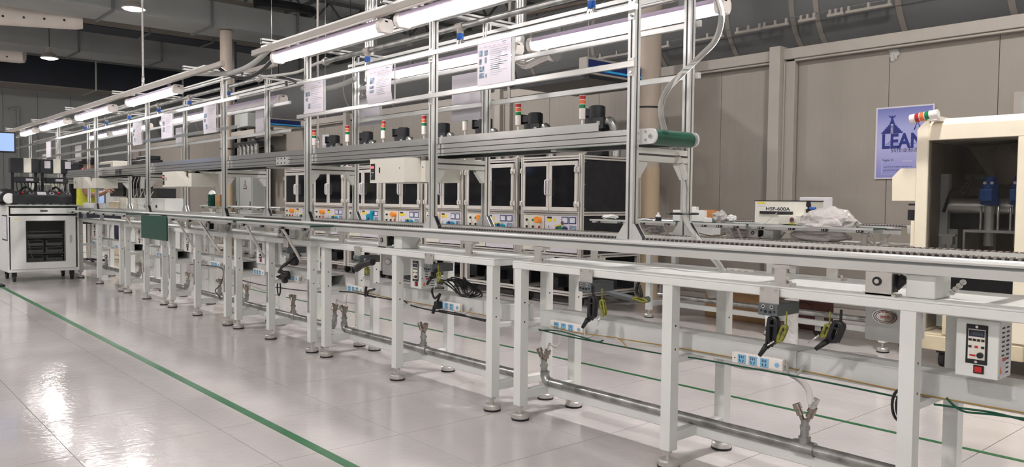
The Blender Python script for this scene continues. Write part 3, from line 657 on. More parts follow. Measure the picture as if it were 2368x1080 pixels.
def ctl(k, a, c, Y, lab): controller(px(a, 620, Y), px(c, 620, Y), Y, .672, .884, lab)
ctl('B', 949, 974, 3.15, 'speed controller with red switch under the second bench top')
ctl('C', 593, 612, 3.15, 'speed controller between the slotted legs of the third bench')
ctl('D', 426, 442, 3.15, 'speed controller at the left half of the fourth bench')
ctl('E', 316, 330, 3.15, 'speed controller under the left half of the fifth bench')
ctl('F', 214, 226, 3.15, 'speed controller at the left of the sixth bench')
# motor covers under the tops
def cover(x0, x1, Y, z0, lab, badge=False, depth=.2, z1=.932):
    t = thing('motor_cover', lab, 'machine cover', ((x0+x1)/2, Y, z0))
    MB().box(x0, x1, Y, Y+depth, z0, z1).build('case', M_TRAY, t, bevel=.004)
    cx, cz = x0+(x1-x0)*.5, z0+.107
    mb = MB()
    for (a, c, mi, dy) in ((.055, .032, 0, .002), (.050, .028, 1, .0025), (.046, .025, 0, .003), (.041, .022, 1, .0035), (.037, .0195, 0, .004)):
        mb.prism([(cx+a*math.cos(2*math.pi*j/32), cz+c*math.sin(2*math.pi*j/32)) for j in range(32)], 'y', Y-dy, Y, mi)
    bd = mb.build('badge', [M_CHROME, M_CARDR], t)
    if badge:
        text('CJF', .012, M_RED, (cx, Y-.004, cz+.0195), bd, width=.030)
        text('\u521b\u59cb\u7279', .013, M_RED, (cx, Y-.004, cz-.001), bd, width=.040)
cover(-1.545, -1.372, 3.42, .71, 'white motor cover with an oval red-lettered badge, under the nearest bench top', True)
cover(px(884, 600, 3.35), px(911, 600, 3.35), 3.35, .70, 'white motor cover with a round badge under the second bench top')
cover(px(650, 590, 3.30), px(684, 590, 3.30), 3.30, .75, 'white motor cover with a dark badge under the third bench top')
# ------------------------------------------------------------------ chain conveyor on the benches
def conveyor(lab, x0, x1, y0, y1, brk, motors, z=1.105):
    t = thing('chain_conveyor', lab, 'conveyor', ((x0+x1)/2, y0, z-.07))
    for nm, a, sg in (('front_rail', y0, 1), ('rear_rail', y1, -1)):
        f = lambda d: a+sg*d
        pr = [(f(.012), z-.070), (f(.0), z-.068), (f(.0), z-.034), (f(.011), z-.032), (f(.011), z-.022), (f(0), z-.022), (f(.0), z-.014), (f(.006), z-.004), (f(.016), z), (f(.048), z), (f(.048), z-.006), (f(.094), z-.006), (f(.094), z+.006), (f(.118), z+.006), (f(.118), z-.070)]
        MB().prism(pr if sg > 0 else pr[::-1], 'x', x0, x1).build(nm, M_ALU, t)
        MB().box(x0, x1, min(f(.0085), f(.0105)), max(f(.0085), f(.0105)), z-.0325, z-.0225).build('groove_shade_strip', M_FLANGE, t)  # grey strip paints the shade into the groove, which renders too bright
        yc = f(.071); mb = MB(); n = int((x1-max(x0, -7.6))/.026)
        for i in range(n):
            x = x1-(i+.5)*.026
            mb.box(x-.0065, x+.0065, yc-.016, yc+.016, z-.006, z+.007)
            mb.box(x+.0065, x+.0195, yc-.012, yc+.012, z-.002, z+.011, 1)
        stuff(mb.build('chain', [M_BLKMET, M_CHAIN], t, fix=False))
    x = x0+.2
    while x < x1: MB().box(x-.02, x+.02, y0+.118, y1-.118, z-.06, z-.02).build('cross_tie', M_ALU, t); x += .9
    for (x, y, s) in brk:
        w = .045
        MB().box(x-w, x+w, y, y+.06, .943, .957).box(x-.027, x+.027, y+.004, y+.012, .957, z-.084).box(x-.027, x-.017, y+.012, y+.055, .957, z-.084).box(x-w, x+w, y, y+.06, z-.084, z-.070) \
            .cyl((x+.034, y+.025, .957), (x+.034, y+.025, .968), .009, n=6).cyl((x+.012, y+.04, .957), (x+.012, y+.04, .968), .009, n=6).cyl((x+.030, y+.03, z-.1), (x+.030, y+.03, z-.084), .008, n=6).build('bracket', M_STEEL, t)
    for (x, y) in motors:
        d = MB().box(x-.05, x+.05, y, y+.012, .946, z-.07).box(x-.065, x+.065, y, y+.06, .943, .953).build('drive_plate', M_STEEL, t)
        MB().lathe((x-.005, y, 1.0), [(.018, -.003), (.018, 0)], 16, 0, axis='y').lathe((x-.005, y-.003, 1.0), [(.009, -.003), (.009, 0)], 12, 1, axis='y').build('shaft_end', [M_BLACK, M_STEEL], d)
        MB().box(x+.03, x+.055, y+.012, y+.05, .96, 1.03).cyl((x+.04, y+.06, .98), (x+.075, y+.05, 1.015), .02, n=10).build('tensioner', M_BLACK, d)
        MB().box(x+.085, x+.19, y+.045, y+.20, .944, z-.072).build('chain_guard', M_WHITE, t, bevel=.003)
        mb = MB()
        for i in range(4): mb.lathe((x+.21+.012*i, y+.16, .965+.014*i), [(.011, -.004), (.011, .004)], 12, axis='y')
        mb.build('chain_run', M_STEEL, t)
    return t
bx0 = [px(a, 600, 3.09) for a in (1246, 1808, 1085)]
fr = [(x, 3.075, 0) for x in bx0+[px(790, 545, 3.09), px(697, 540, 3.09), px(510, 520, 3.09), px(420, 515, 3.09), -.6, -9.0, -10.2, -11.3, -12.6, -13.6]]
rr = [(x, 3.52, 0) for x in (px(1380, 590, 3.55), px(1205, 580, 3.55), px(1925, 645, 3.53), -5.2, -6.6, -7.9, -9.5, -11, -12.5)]
conveyor('long aluminium chain conveyor running along the front benches', -18.3, .1, 3.092, 3.625, fr+rr, [(-1.343, 3.078), (px(884, 570, 3.08), 3.078), (px(648, 545, 3.08), 3.078), (px(478, 525, 3.08), 3.078)])
# ------------------------------------------------------------------ hinged flap tables
def flap(lab, x0, x1, yh, yo, z=1.085, struts=(), ys=None):
    t = thing('flap_table', lab, 'flap table', ((x0+x1)/2, yh, z)); sg = 1 if yo > yh else -1
    a, b_ = min(yh, yo), max(yh, yo)
    MB().box(x0, x1, a, b_, z-.012, z).build('board', M_ESD, t, bevel=.002)
    MB().box(x0, x1, yo-.004, yo+.004, z-.02, z+.001).build('edge_trim', M_ALU, t)
    MB().box(x0+.02, x1-.02, yh-.02, yh+.02, z-.05, z-.012).box(x0+.02, x1-.02, yo-sg*.03-.012, yo-sg*.03+.012, z-.04, z-.012).build('support_rail', M_ALU, t)
    for i in range(4):
        x = x0+.12+(x1-x0-.24)*i/3
        h = MB().cb((x, yo-sg*.008, z-.03), (.055, .02, .024)).build('hinge', M_BLACK, t, bevel=.003)
        MB().lathe((x-.012, yo-sg*.008-.011, z-.03), [(.006, -.002), (.006, 0)], 8, axis='y').lathe((x+.012, yo-sg*.008-.011, z-.03), [(.006, -.002), (.006, 0)], 8, axis='y').build('screw', M_STEEL, h)
    for (x, xb, zb) in struts:
        MB().cyl((x, yo-sg*.02, z-.03), (xb, ys, zb), .0125, n=10).build('strut', M_STEEL, t)
flap('green flap table nearest the camera on the front line', -7.05, -5.63, 3.07, 2.86, struts=((-6.16, -6.19, .77), (-6.9, -6.92, .75)), ys=3.062)
flap('second green flap table along the front line', -8.95, -7.15, 3.07, 2.86, struts=((-8.05, -7.98, .74), (-8.72, -8.75, .75)), ys=3.062)
flap('third green flap table, left of the hanging green board', -12.2, -10.52, 3.07, 2.86, struts=((-10.62, -10.57, .742),), ys=3.062)
flap('fourth green flap table, next to the white cabinet', -13.9, -12.3, 3.07, 2.86)
t = thing('flap_table', 'green flap board folded down and hanging in front of the bench legs', 'flap table', (-10, 3.0, 1.07))
MB().box(px(329, 500, 3.0), px(388, 500, 3.0), 2.985, 3.0, .79, 1.075).build('board', M_ESD, t, bevel=.002)
MB().box(px(329, 500, 3.0), px(388, 500, 3.0), 3.0, 3.006, .79, 1.075).build('edge_trim', M_ALU, t)
for x in (-10.25, -9.6): MB().cb((x, 3.02, 1.07), (.06, .05, .03)).build('hinge', M_BLACK, t, bevel=.003)
# ================================================================== GANTRIES OVER THE LINE
def profile(mb, a, b, ax, w=.04, h=.04):
    """slotted aluminium extrusion from a to b along axis ax (x/y/z) with a groove on each face"""
    a, b = Vector(a), Vector(b); g = .0055
    def put(lo, hi, mi):
        mb.box(lo[0], hi[0], lo[1], hi[1], lo[2], hi[2], mi)
    i = 'xyz'.index(ax); j, k = [q for q in range(3) if q != i]
    def rng(j0, j1, k0, k1, mi):
        lo = [0, 0, 0]; hi = [0, 0, 0]; lo[i], hi[i] = min(a[i], b[i]), max(a[i], b[i])
        lo[j], hi[j] = a[j]+j0, a[j]+j1; lo[k], hi[k] = a[k]+k0, a[k]+k1; put(lo, hi, mi)
    W, H = w/2, h/2; d = .006
    rng(-W+d, W-d, -H+d, H-d, 1)
    for s0, s1 in ((-W, -g), (g, W)):
        for t0, t1 in ((-H, -g), (g, H)): rng(s0, s1, t0, t1, 0)
    return mb
def gantry(lab, xs, yf, yr, ends, z1=2.56, rails=((2.265, 2.297), (1.981, 2.013))):
    t = thing('aluminium_gantry', lab, 'gantry', (sum(xs)/len(xs), (yf+yr)/2, 1.1))
    x0, x1 = ends
    for x in xs:
        for y in (yf, yr):
            p = profile(MB(), (x, y, 1.10), (x, y, z1), 'z', .045, .045).build('post', [M_ALU, M_ALUD], t)
            for sg in (-1, 1):
                mb = MB()
                for yy in (y-.020, y+.014):
                    mb.prism([(x+sg*.0225, 1.104), (x+sg*.085, 1.104), (x+sg*.085, 1.112), (x+sg*.034, 1.185), (x+sg*.0225, 1.185)], 'y', yy, yy+.006)
                mb.cb((x+sg*.056, y, 1.142), (.012, .030, .098), 1, Matrix.Rotation(-sg*.62, 3, 'Y'))
                mb.lathe((x+sg*.07, y, 1.118), [(.008, 0), (.008, .008)], 8, 2)
                mb.build('corner_bracket', [M_ALU, M_BLKMET, M_CHROME], p)
        # cross arms: top one carries the lamps, the lower one carries the belt
        profile(MB(), (x, 2.74, z1+.02), (x, 4.0, z1+.02), 'y', .04, .04).build('lamp_arm', [M_ALU, M_ALUD], t)
        profile(MB(), (x, yf+.0225, 1.545), (x, yr-.0225, 1.545), 'y', .04, .07).build('cross_beam', [M_ALU, M_ALUD], t)
        for y, sg in ((yf, 1), (yr, -1)):
            MB().prism([(y+sg*.023, 1.505), (y+sg*.10, 1.505), (y+sg*.10, 1.495), (y+sg*.04, 1.42), (y+sg*.023, 1.42)], 'x', x-.018, x+.018).build('gusset', M_ALU, t)
        for z0_, _ in rails:
            for y, sg in ((yf, -1), (yr, 1)):
                MB().box(x-.02, x+.02, y+sg*.0225, y+sg*.028, z0_-.04, z0_+.05).lathe((x+.005, y+sg*.034, z0_-.022), [(.007, -.005), (.007, .005)], 8, 1, axis='y').build('rail_clamp', [M_ALU, M_CHROME], t)
    for z0_, z1_ in rails:
        for y, sg in ((yf, -1), (yr, 1)):
            ya, yb = sorted((y+sg*.0285, y+sg*.052))
            MB().box(x0, x1, ya, yb, z0_, z1_).build('paper_rail', M_ALUB if sg < 0 else M_ALU, t, bevel=.002)
    for y in (2.80, 3.92): profile(MB(), (x0, y, z1-.022), (x1, y, z1-.022), 'x', .04, .04).build('lamp_rail', [M_ALU, M_ALUD], t)
    profile(MB(), (x0, yr, 2.47), (x1, yr, 2.47), 'x', .04, .06).build('top_rail', [M_ALU, M_ALUD], t)
    profile(MB(), (x0, yf, 2.52), (x1, yf, 2.52), 'x', .04, .04).build('top_rail', [M_ALU, M_ALUD], t)
    for y, zc, xe in ((2.73, 2.47, x1+(.59 if x1 < -7 else 0)), (3.45, 2.612, x1+(.12 if x1 < -7 else 0))):
        MB().box(x0-.03, xe, y-.02, y+.02, zc, zc+.045).build('cable_duct', M_WALLT, t, bevel=.003)
    return t
YF, YR = 3.150, 3.615
X1 = [-2.645, -4.40, -6.235]
X2 = [-8.08, -10.60, -13.08, -15.54, -18.0]
gantry('near aluminium gantry over the line, with the three biggest posts', X1, YF, YR, (-6.34, -2.60))
gantry('far aluminium gantry over the line, beyond the slack cables', X2, YF, YR, (-20.2, -7.62))
# LED battens
def lamp(x0, x1, y, z, lab, on=True, grp=None):
    t = thing('led_batten', lab, 'lamp', ((x0+x1)/2, y, z)); w, h = .052, .075
    prof = [(y-w, z+.030), (y-w*.72, z+.006), (y-w*.35, z), (y+w*.35, z), (y+w*.72, z+.006), (y+w, z+.030)]
    MB().prism(prof+[(y+w, z+.050), (y-w, z+.050)], 'x', x0+.04, x1-.04).build('diffuser', M_TUBE if on else M_TUBEOFF, t)
    MB().prism([(y-w*.98, z+.051), (y+w*.98, z+.051), (y+w*.9, z+h), (y+w*.5, z+h+.012), (y-w*.5, z+h+.012), (y-w*.9, z+h)], 'x', x0+.05, x1-.05).build('housing', M_LILAC, t)
    for a, b_ in ((x0, x0+.045), (x1-.045, x1)):
        q = [(y-w*1.12, z+.026), (y-w*.8, z-.004), (y+w*.8, z-.004), (y+w*1.12, z+.026), (y+w*1.12, z+.060), (y+w*.8, z+h+.012), (y-w*.8, z+h+.012), (y-w*1.12, z+.060)]
        MB().prism(q, 'x', a, b_).box((a if a == x0 else b_-.006), (a+.006 if a == x0 else b_), y-.014, y+.014, z+.062, z+.078).build('end_cap', M_SOCKW, t, bevel=.004)
    for x in (x0+.3, x1-.3): MB().box(x-.02, x+.02, y-.018, y+.018, z+h+.01, z+.12).build('hanging_clip', M_FLANGE, t)
    return t
F = ((-6.08, -4.44), (-4.27, -2.66)); z = 2.386
lamp(*F[0], 2.80, z, 'lit LED batten, front of the near gantry, left one with both ends visible')
lamp(*F[1], 2.80, z, 'lit LED batten, front of the near gantry, cut by the top edge')
R_ = ((-4.26, -2.62), (-6.10, -4.40))
lamp(*R_[0], 3.92, z, 'lit LED batten on the rear of the near gantry, at its right end')
lamp(*R_[1], 3.92, z, 'lit LED batten on the rear of the near gantry, behind the papers')
nm = ('nearest', 'second', 'third', 'fourth')
for i, (a, c, on) in enumerate(((-10.09, -8.39, 1), (-12.55, -10.80, 1), (-14.95, -13.2, 1), (-16.6, -15.5, 1))):
    lamp(a, c, 2.80, z-.02, 'lit LED batten on the front of the far gantry, %s of its row' % nm[i])
for i, (a, c, on) in enumerate(((-10.0, -8.35, 0), (-12.45, -10.55, 1), (-15.0, -13.1, 1), (-16.7, -15.3, 1))):
    lamp(a, c, 3.92, z-.02, 'unlit LED batten on the rear of the far gantry' if not on else 'lit LED batten on the rear of the far gantry, %s of its row' % nm[i], on)
# compressed-air rail with blue couplers
def air_rail(lab, x0, x1, xs, y=3.38, z=2.505):
    t = thing('overhead_air_pipe', lab, 'pipe', ((x0+x1)/2, y, z))
    MB().cyl((x0, y, z), (x1, y, z), .021, n=14).build('pipe', M_GALV, t)
    for x in (x0, x1): MB().lathe((x, y, z), [(.03, -.03), (.034, -.01), (.034, .02), (.026, .03)], 10, axis='x').build('union', M_STEEL, t)
    for x in xs:
        o = MB().cyl((x-.04, y, z), (x+.04, y, z), .028, n=12).cyl((x, y, z), (x, y, z-.05), .024, n=12).build('tee', M_WALLT, t)
        MB().cyl((x, y, z-.05), (x, y, z-.095), .024, n=12).build('blue_coupler', M_BLUEV, o)
        for sg in (-1, 1):
            a = Vector((x+sg*.014, y, z-.09)); d = Vector((sg*.35, 0, -1)).normalized()
            MB().cyl(a, a+d*.03, .012, n=8).cyl(a+d*.03, a+d*.055, .019, .016, n=10).build('outlet', M_CHROME, o)
air_rail('galvanised air pipe with blue couplers on the near gantry', -6.35, -2.2, (-5.643, -4.408, -3.163))
air_rail('galvanised air pipe with blue couplers under the top of the far gantry', -16.5, -7.75, (-8.55, -9.75, -10.9, -12.2, -13.4, -14.7))
# belt conveyor carried by both gantries
t = thing('belt_conveyor', 'long overhead belt conveyor with a green belt, carried through both gantries', 'conveyor', (-9, 3.38, 1.63))
bxa, bxb = -16.6, -2.64
for nm_, y, sg in (('front_side_rail', 3.195, -1), ('rear_side_rail', 3.500, 1)):
    mb = MB(); mb.box(bxa, bxb, y-.016, y+.016, 1.600, 1.672, 1)
    for z0_, z1_ in ((1.598, 1.608), (1.613, 1.640), (1.645, 1.674)): mb.box(bxa, bxb, min(y, y+sg*.022), max(y, y+sg*.022), z0_, z1_)
    mb.build(nm_, [M_ALUB, M_ALUD], t)
MB().box(bxa, -2.90, 3.165, 3.169, 1.674, 1.722).box(bxa, -2.90, 3.165, 3.19, 1.674, 1.677).build('guard_plate', M_ALUB, t)
MB().box(bxa, -2.62, 3.215, 3.480, 1.666, 1.671).box(bxa, -2.62, 3.215, 3.480, 1.620, 1.625).build('belt', M_GREENB, t)
MB().cyl((-2.565, 3.20, 1.632), (-2.565, 3.525, 1.632), .041, n=28).build('end_roller', M_GREENB, t)
for y0_, y1_ in ((3.168, 3.180), (3.522, 3.534)):
    pl = MB().prism([(-2.70, 1.592), (-2.545, 1.592)]+[(-2.545+.040*math.cos(a), 1.632+.040*math.sin(a)) for a in [-1.2+2.4*j/10 for j in range(11)]]+[(-2.545, 1.672), (-2.70, 1.672)], 'y', y0_, y1_).build('end_plate', M_ALU, t, bevel=.002)
    for xx, zz, r in ((-2.625, 1.652, .008), (-2.625, 1.612, .008), (-2.575, 1.655, .008), (-2.575, 1.613, .008), (-2.545, 1.632, .012)):
        MB().lathe((xx, y0_, zz), [(r*.6, -.005), (r, -.004), (r, 0)], 12, axis='y').build('bolt', M_CHROME, pl)
for a, m_ in ((px(653, 370, 3.17), M_ALU), (px(273, 395, 3.17), M_BLKMET)):
    s = MB().box(a-.11, a+.11, 3.160, 3.172, 1.600, 1.672).build('joint_plate', m_, t)
    mb = MB()
    for i in range(3):
        for zz in (1.615, 1.657): mb.lathe((a-.07+.07*i, 3.160, zz), [(.007, -.004), (.007, 0)], 8, axis='y')
    mb.build('bolts', M_INK if m_ is M_ALU else M_CHROME, s)
for x in (-3.3, -5.3, -7.2, -9.3, -11.5): MB().box(x-.02, x+.02, 3.22, 3.48, 1.585, 1.60).build('belt_support', M_ALUB, t)
# drive housings under the belt
def drive(x0, x1, lab, panel=True, Y=3.10, e=.46, e2=.05):
    t = thing('belt_drive', lab, 'machine cover', ((x0+x1)/2, Y, 1.42)); L = x1-x0; z0_, z1_ = 1.418, 1.594
    f = min(.15, (L-e-e2)*.45)
    mb = MB()
    mb.box(x0, x0+e, Y, Y+.30, z0_, z1_)
    mb.prism([(x0+e, Y), (x0+e+f, Y+.10), (x0+e+f, Y+.30), (x0+e, Y+.30)], 'z', z0_, z0_+.004)
    mb.add([(x0+e, Y, z1_), (x0+e, Y, z0_), (x0+e+f, Y+.10, z0_), (x0+e+.05, Y+.10, z1_), (x0+e, Y+.1, z1_)], [(0, 1, 2), (0, 2, 3), (0, 3, 4)])
    mb.box(x0+e, x1-e2, Y+.10, Y+.30, z0_, z1_-.07)
    mb.box(x0+e+.06, x1-e2-.06, Y+.12, Y+.30, z1_-.07, z1_-.065)
    mb.add([(x1-e2, Y, z1_), (x1-e2, Y, z0_), (x1-e2-f, Y+.10, z0_), (x1-e2-.05, Y+.10, z1_), (x1-e2, Y+.1, z1_)], [(0, 2, 1), (0, 3, 2), (0, 4, 3)])
    mb.box(x1-e2, x1, Y, Y+.30, z0_, z1_-.03)
    mb.build('housing', M_IVORY, t, bevel=0)
    MB().cyl((x0+e+.08, Y+.12, z1_-.035), (x1-e2-.05, Y+.12, z1_-.035), .034, n=20).build('drive_roller', M_BLACK, t)
    for xx in (x0+e+.03, x1-e2+.02): MB().lathe((xx if xx > x1-e2 else x0+e-.06, Y, 1.52), [(.006, -.002), (.006, 0)], 10, axis='y').build('screw', M_FLANGE, t)
    if panel:
        p = MB().box(x0+.012, x0+.070, Y-.004, Y, z0_+.022, z1_-.034).build('control_panel', M_BLACK, t, bevel=.002)
        MB().box(x0+.022, x0+.060, Y-.006, Y-.004, z1_-.07, z1_-.052).build('red_display', M_REDLED, p)
        for j in range(3): MB().lathe((x0+.026+.015*j, Y-.004, z0_+.075), [(.004, -.003), (.004, 0)], 8, axis='y').build('button', M_PAPER, p)
        MB().lathe((x0+.035, Y-.004, z0_+.052), [(.008, -.006), (.009, 0)], 10, axis='y').build('knob', M_DKGREY, p)
    MB().box(x0+.125, x0+.140, Y-.002, Y, 1.49, 1.53).build('slot', M_BLACK, t)
drive(-5.135, -4.42, 'cream belt drive housing with a red display, under the near belt')
drive(-9.88, -8.90, 'cream belt drive housing in the middle of the far gantry', e=.48, e2=.1)
drive(-14.28, -12.9, 'cream belt drive housing at the far left above the white cabinet', False, e=.62, e2=.25)
# papers hung on the rails
def sheet(x0, x1, Y, z0, z1, lab, kind=1, curl=0, sleeve=True):
    t = thing('instruction_sheet', lab, 'paper', ((x0+x1)/2, Y, z0)); w, h = x1-x0, z1-z0
    n = 8; vs = []
    for j in range(n+1):
        v = j/n; dy = -curl*math.sin(math.pi*v*1.0)*(.4+.6*(1-v)); dx = curl*.5*math.sin(math.pi*v)
        for q in (x0+dx, x1+dx): vs += [(q, Y+dy, z0+h*v), (q, Y+dy+.0015, z0+h*v)]
    fs = []
    for j in range(n):
        a, b_ = 4*j, 4*j+4; fs += [(a, a+2, b_+2, b_), (a+3, a+1, b_+1, b_+3), (a+1, a, b_, b_+1), (a+2, a+3, b_+3, b_+2)]
    MB().add(vs, fs).build('paper', M_PAPER, t)
    if sleeve: MB().box(x1+curl*.4, x1+.028, Y+.004, Y+.007, z0, z1).build('sleeve_edge', M_GHOSE, t)
    if not kind: return t
    def at(u, v): return x0+w*u+curl*.5*math.sin(math.pi*v), Y-curl*math.sin(math.pi*v)*(.4+.6*(1-v))-.001, z0+h*v
    def blk(mb, u0, u1, v0, v1):
        p = [at(u0, v0), at(u1, v0), at(u1, v1), at(u0, v1)]; mb.add(p+[(a, b_+.0006, c) for a, b_, c in p], [(0, 1, 2, 3), (7, 6, 5, 4), (0, 4, 5, 1), (1, 5, 6, 2), (2, 6, 7, 3), (3, 7, 4, 0)])
    a_, b_, c_, d_ = MB(), MB(), MB(), MB(); rnd = random.Random(int(abs(x0)*100))
    if kind == 1:
        for (u0, u1, v0, v1) in ((.06, .15, .70, .84), (.21, .31, .70, .82), (.05, .13, .50, .64), (.22, .28, .52, .66), (.06, .21, .33, .46), (.05, .21, .18, .30), (.25, .29, .18, .27)): blk(a_, u0, u1, v0, v1)
        for i in range(14): v = .80-i*.045; blk(b_, .40, .40+rnd.uniform(.2, .54), v, v+.012)
        for (u0, v0) in ((.64, .62), (.64, .44), (.40, .35)): blk(d_, u0, u0+.26, v0, v0+.12)
        for v in (.86, .58): blk(c_, .38, .93, v, v+.008)
        for i in range(6): blk(b_, .06+i*.14, .06+i*.14+rnd.uniform(.04, .1), .90, .915)
        blk(a_, .74, .86, .945, .965)
    elif kind == 2:
        for (u0, u1, v0, v1) in ((.14, .32, .54, .72), (.14, .32, .28, .47)): blk(a_, u0, u1, v0, v1)
        for i in range(13): v = .76-i*.045; blk(b_, .42, .42+rnd.uniform(.25, .48), v, v+.012)
        for i in range(5): blk(b_, .1+i*.16, .1+i*.16+rnd.uniform(.05, .12), .84+.02*(i % 2), .86+.02*(i % 2))
        for v in (.80, .62): blk(c_, .42, .9, v, v+.008)
        blk(d_, .42, .9, .42, .46); blk(a_, .74, .86, .92, .94)
    elif kind == 3:
        for (u0, u1, v0, v1) in ((.06, .3, .56, .70), (.08, .2, .40, .52), (.2, .32, .15, .32)): blk(a_, u0, u1, v0, v1)
        for i in range(14): v = .84-i*.055; blk(b_, .36, .36+rnd.uniform(.3, .56), v, v+.012)
        for v in (.80, .62, .45): blk(c_, .34, .92, v, v+.008)
        blk(a_, .72, .86, .93, .945)
    for mb, nm_, mm in ((a_, 'printed_pictures', M_PHOTO), (b_, 'printed_lines', M_PRINT), (c_, 'ruled_lines', M_PINK), (d_, 'tinted_cells', M_PRINTL)):
        if mb.v: mb.build(nm_, mm, t)
    return t
YP = 3.092
q0, q1 = P(1104, 200, 1, YP), P(1182, 100, 1, YP)
sheet(q0.x, q1.x, YP, 2.005, 2.262, 'white work-instruction sheet with blue pictures, rightmost on the near gantry', 1)
sheet(px(851, 200, YP), px(908, 200, YP), YP, 2.004, 2.262, 'curled white instruction sheet with two square pictures, middle of the near gantry', 2, .035)
sheet(px(704, 220, YP), px(748, 220, YP), YP, 2.008, 2.262, 'white instruction sheet at the left end of the near gantry', 3)
sheet(px(831, 225, 3.70), px(878, 225, 3.70), 3.70, 1.95, 2.20, 'white sheet on the rear rail behind the curled instruction sheet', 0)
sheet(px(1045, 205, 3.70), px(1111, 205, 3.70), 3.70, 1.90, 2.255, 'blank glossy sheet on the rear rail of the near gantry', 0)
G2 = ((471, 501, 1.97, 2.27, 3, 'white instruction sheet nearest the right end of the far gantry'), (373, 398, 1.99, 2.27, 2, 'second white instruction sheet along the front of the far gantry'), (307, 328, 1.96, 2.26, 3, 'third white instruction sheet along the front of the far gantry'), (106, 116, 1.98, 2.26, 0, 'narrow-looking sheet at the far end of the far gantry, front side'))
for a, c, z0_, z1_, kd, lab in G2: sheet(px(a, 290, YP), px(c, 290, YP), YP, z0_, z1_, lab, kd, .01 if kd == 3 else 0)
for a, c, z0_, z1_, lab in ((591, 610, 1.97, 2.27, 'glossy sheet on the rear rail at the right end of the far gantry'), (406, 421, 1.97, 2.24, 'glossy sheet on the rear rail behind the third post pair'), (173, 186, 1.95, 2.25, 'curled glossy sheet on the rear rail far left'), (97, 106, 1.97, 2.2, 'pale sheet on the rear rail above the white cabinet')):
    sheet(px(a, 290, 3.70), px(c, 290, 3.70), 3.70, z0_, z1_, lab, 0)
# foil bag hung behind the curled sheet, silver tape bits
t = MB().box(px(832, 170, 3.69), px(851, 170, 3.69), 3.685, 3.70, 2.21, 2.34).build('foil_bag', mat('silver_foil', (.62, .60, .58), .2, .9, bump=1.0, bscale=25)); tag(t, 'crumpled silver foil bag hanging beside the curled instruction sheet', 'bag')
# hoses
t = thing('clear_hose', 'clear plastic hose hanging in an S curve off the near gantry', 'hose', (-2.5, 3.5, 1.1))
MB().tube(spline([P(a, c, 1, 3.5) for a, c in ((1640, -60), (1658, -5), (1669, 40), (1655, 92), (1620, 130), (1580, 168), (1545, 205), (1528, 250), (1538, 305), (1556, 345), (1577, 385), (1585, 430), (1584, 480), (1590, 520))]+[P(1612, 552, 1, 3.42), P(1640, 585, 1, 3.42), P(1662, 612, 1, 3.43), P(1676, 636, 1, 3.44)], 8), .0165, 12).build('tube', M_HOSE, t)
MB().tube([(-2.68+.075*math.cos(a)*1.0+.045, 3.57+.10*math.sin(a), 1.235) for a in [2*math.pi*j/20 for j in range(21)]], .006, 6).build('zip_tie', M_BLACK, t)
def hang(lab, m_, r, *pts): tag(MB().tube(spline([P(a, c, 1, Y) for a, c, Y in pts], 8), r, 10).build('slack_cable', m_), lab, 'cable')
hang('thick pale cable slung between the two gantries, front one', M_GHOSE, .022, (625, 112, 2.74), (585, 147, 2.76), (550, 164, 2.8), (510, 171, 2.82), (450, 170, 2.85))
hang('black cable slung between the two gantries', M_BLACK, .018, (640, 128, 2.85), (608, 160, 2.95), (580, 177, 3.0), (553, 181, 3.0), (525, 170, 2.95), (508, 158, 2.9))
hang('white air hose slung between the two gantries', M_WHOSE, .013, (758, 140, 3.38), (730, 148, 3.39), (690, 166, 3.4), (650, 173, 3.4), (600, 178, 3.4), (585, 180, 3.4))
hang('thick grey cable arching behind the left paper of the near gantry', M_GHOSE, .022, (822, 182, 3.5), (790, 196, 3.5), (750, 205, 3.52), (700, 205, 3.55))
hang('black cable drooping from the cream cable box of the far gantry', M_BLACK, .014, (640, 176, 3.45), (665, 182, 3.45), (690, 190, 3.4), (703, 190, 3.3), (715, 192, 3.2))
hang('black cord down the rear of the second post pair', M_BLACK, .008, (830, 130, 3.55), (822, 140, 3.6), (822, 200, 3.63), (823, 300, 3.63), (823, 345, 3.63))
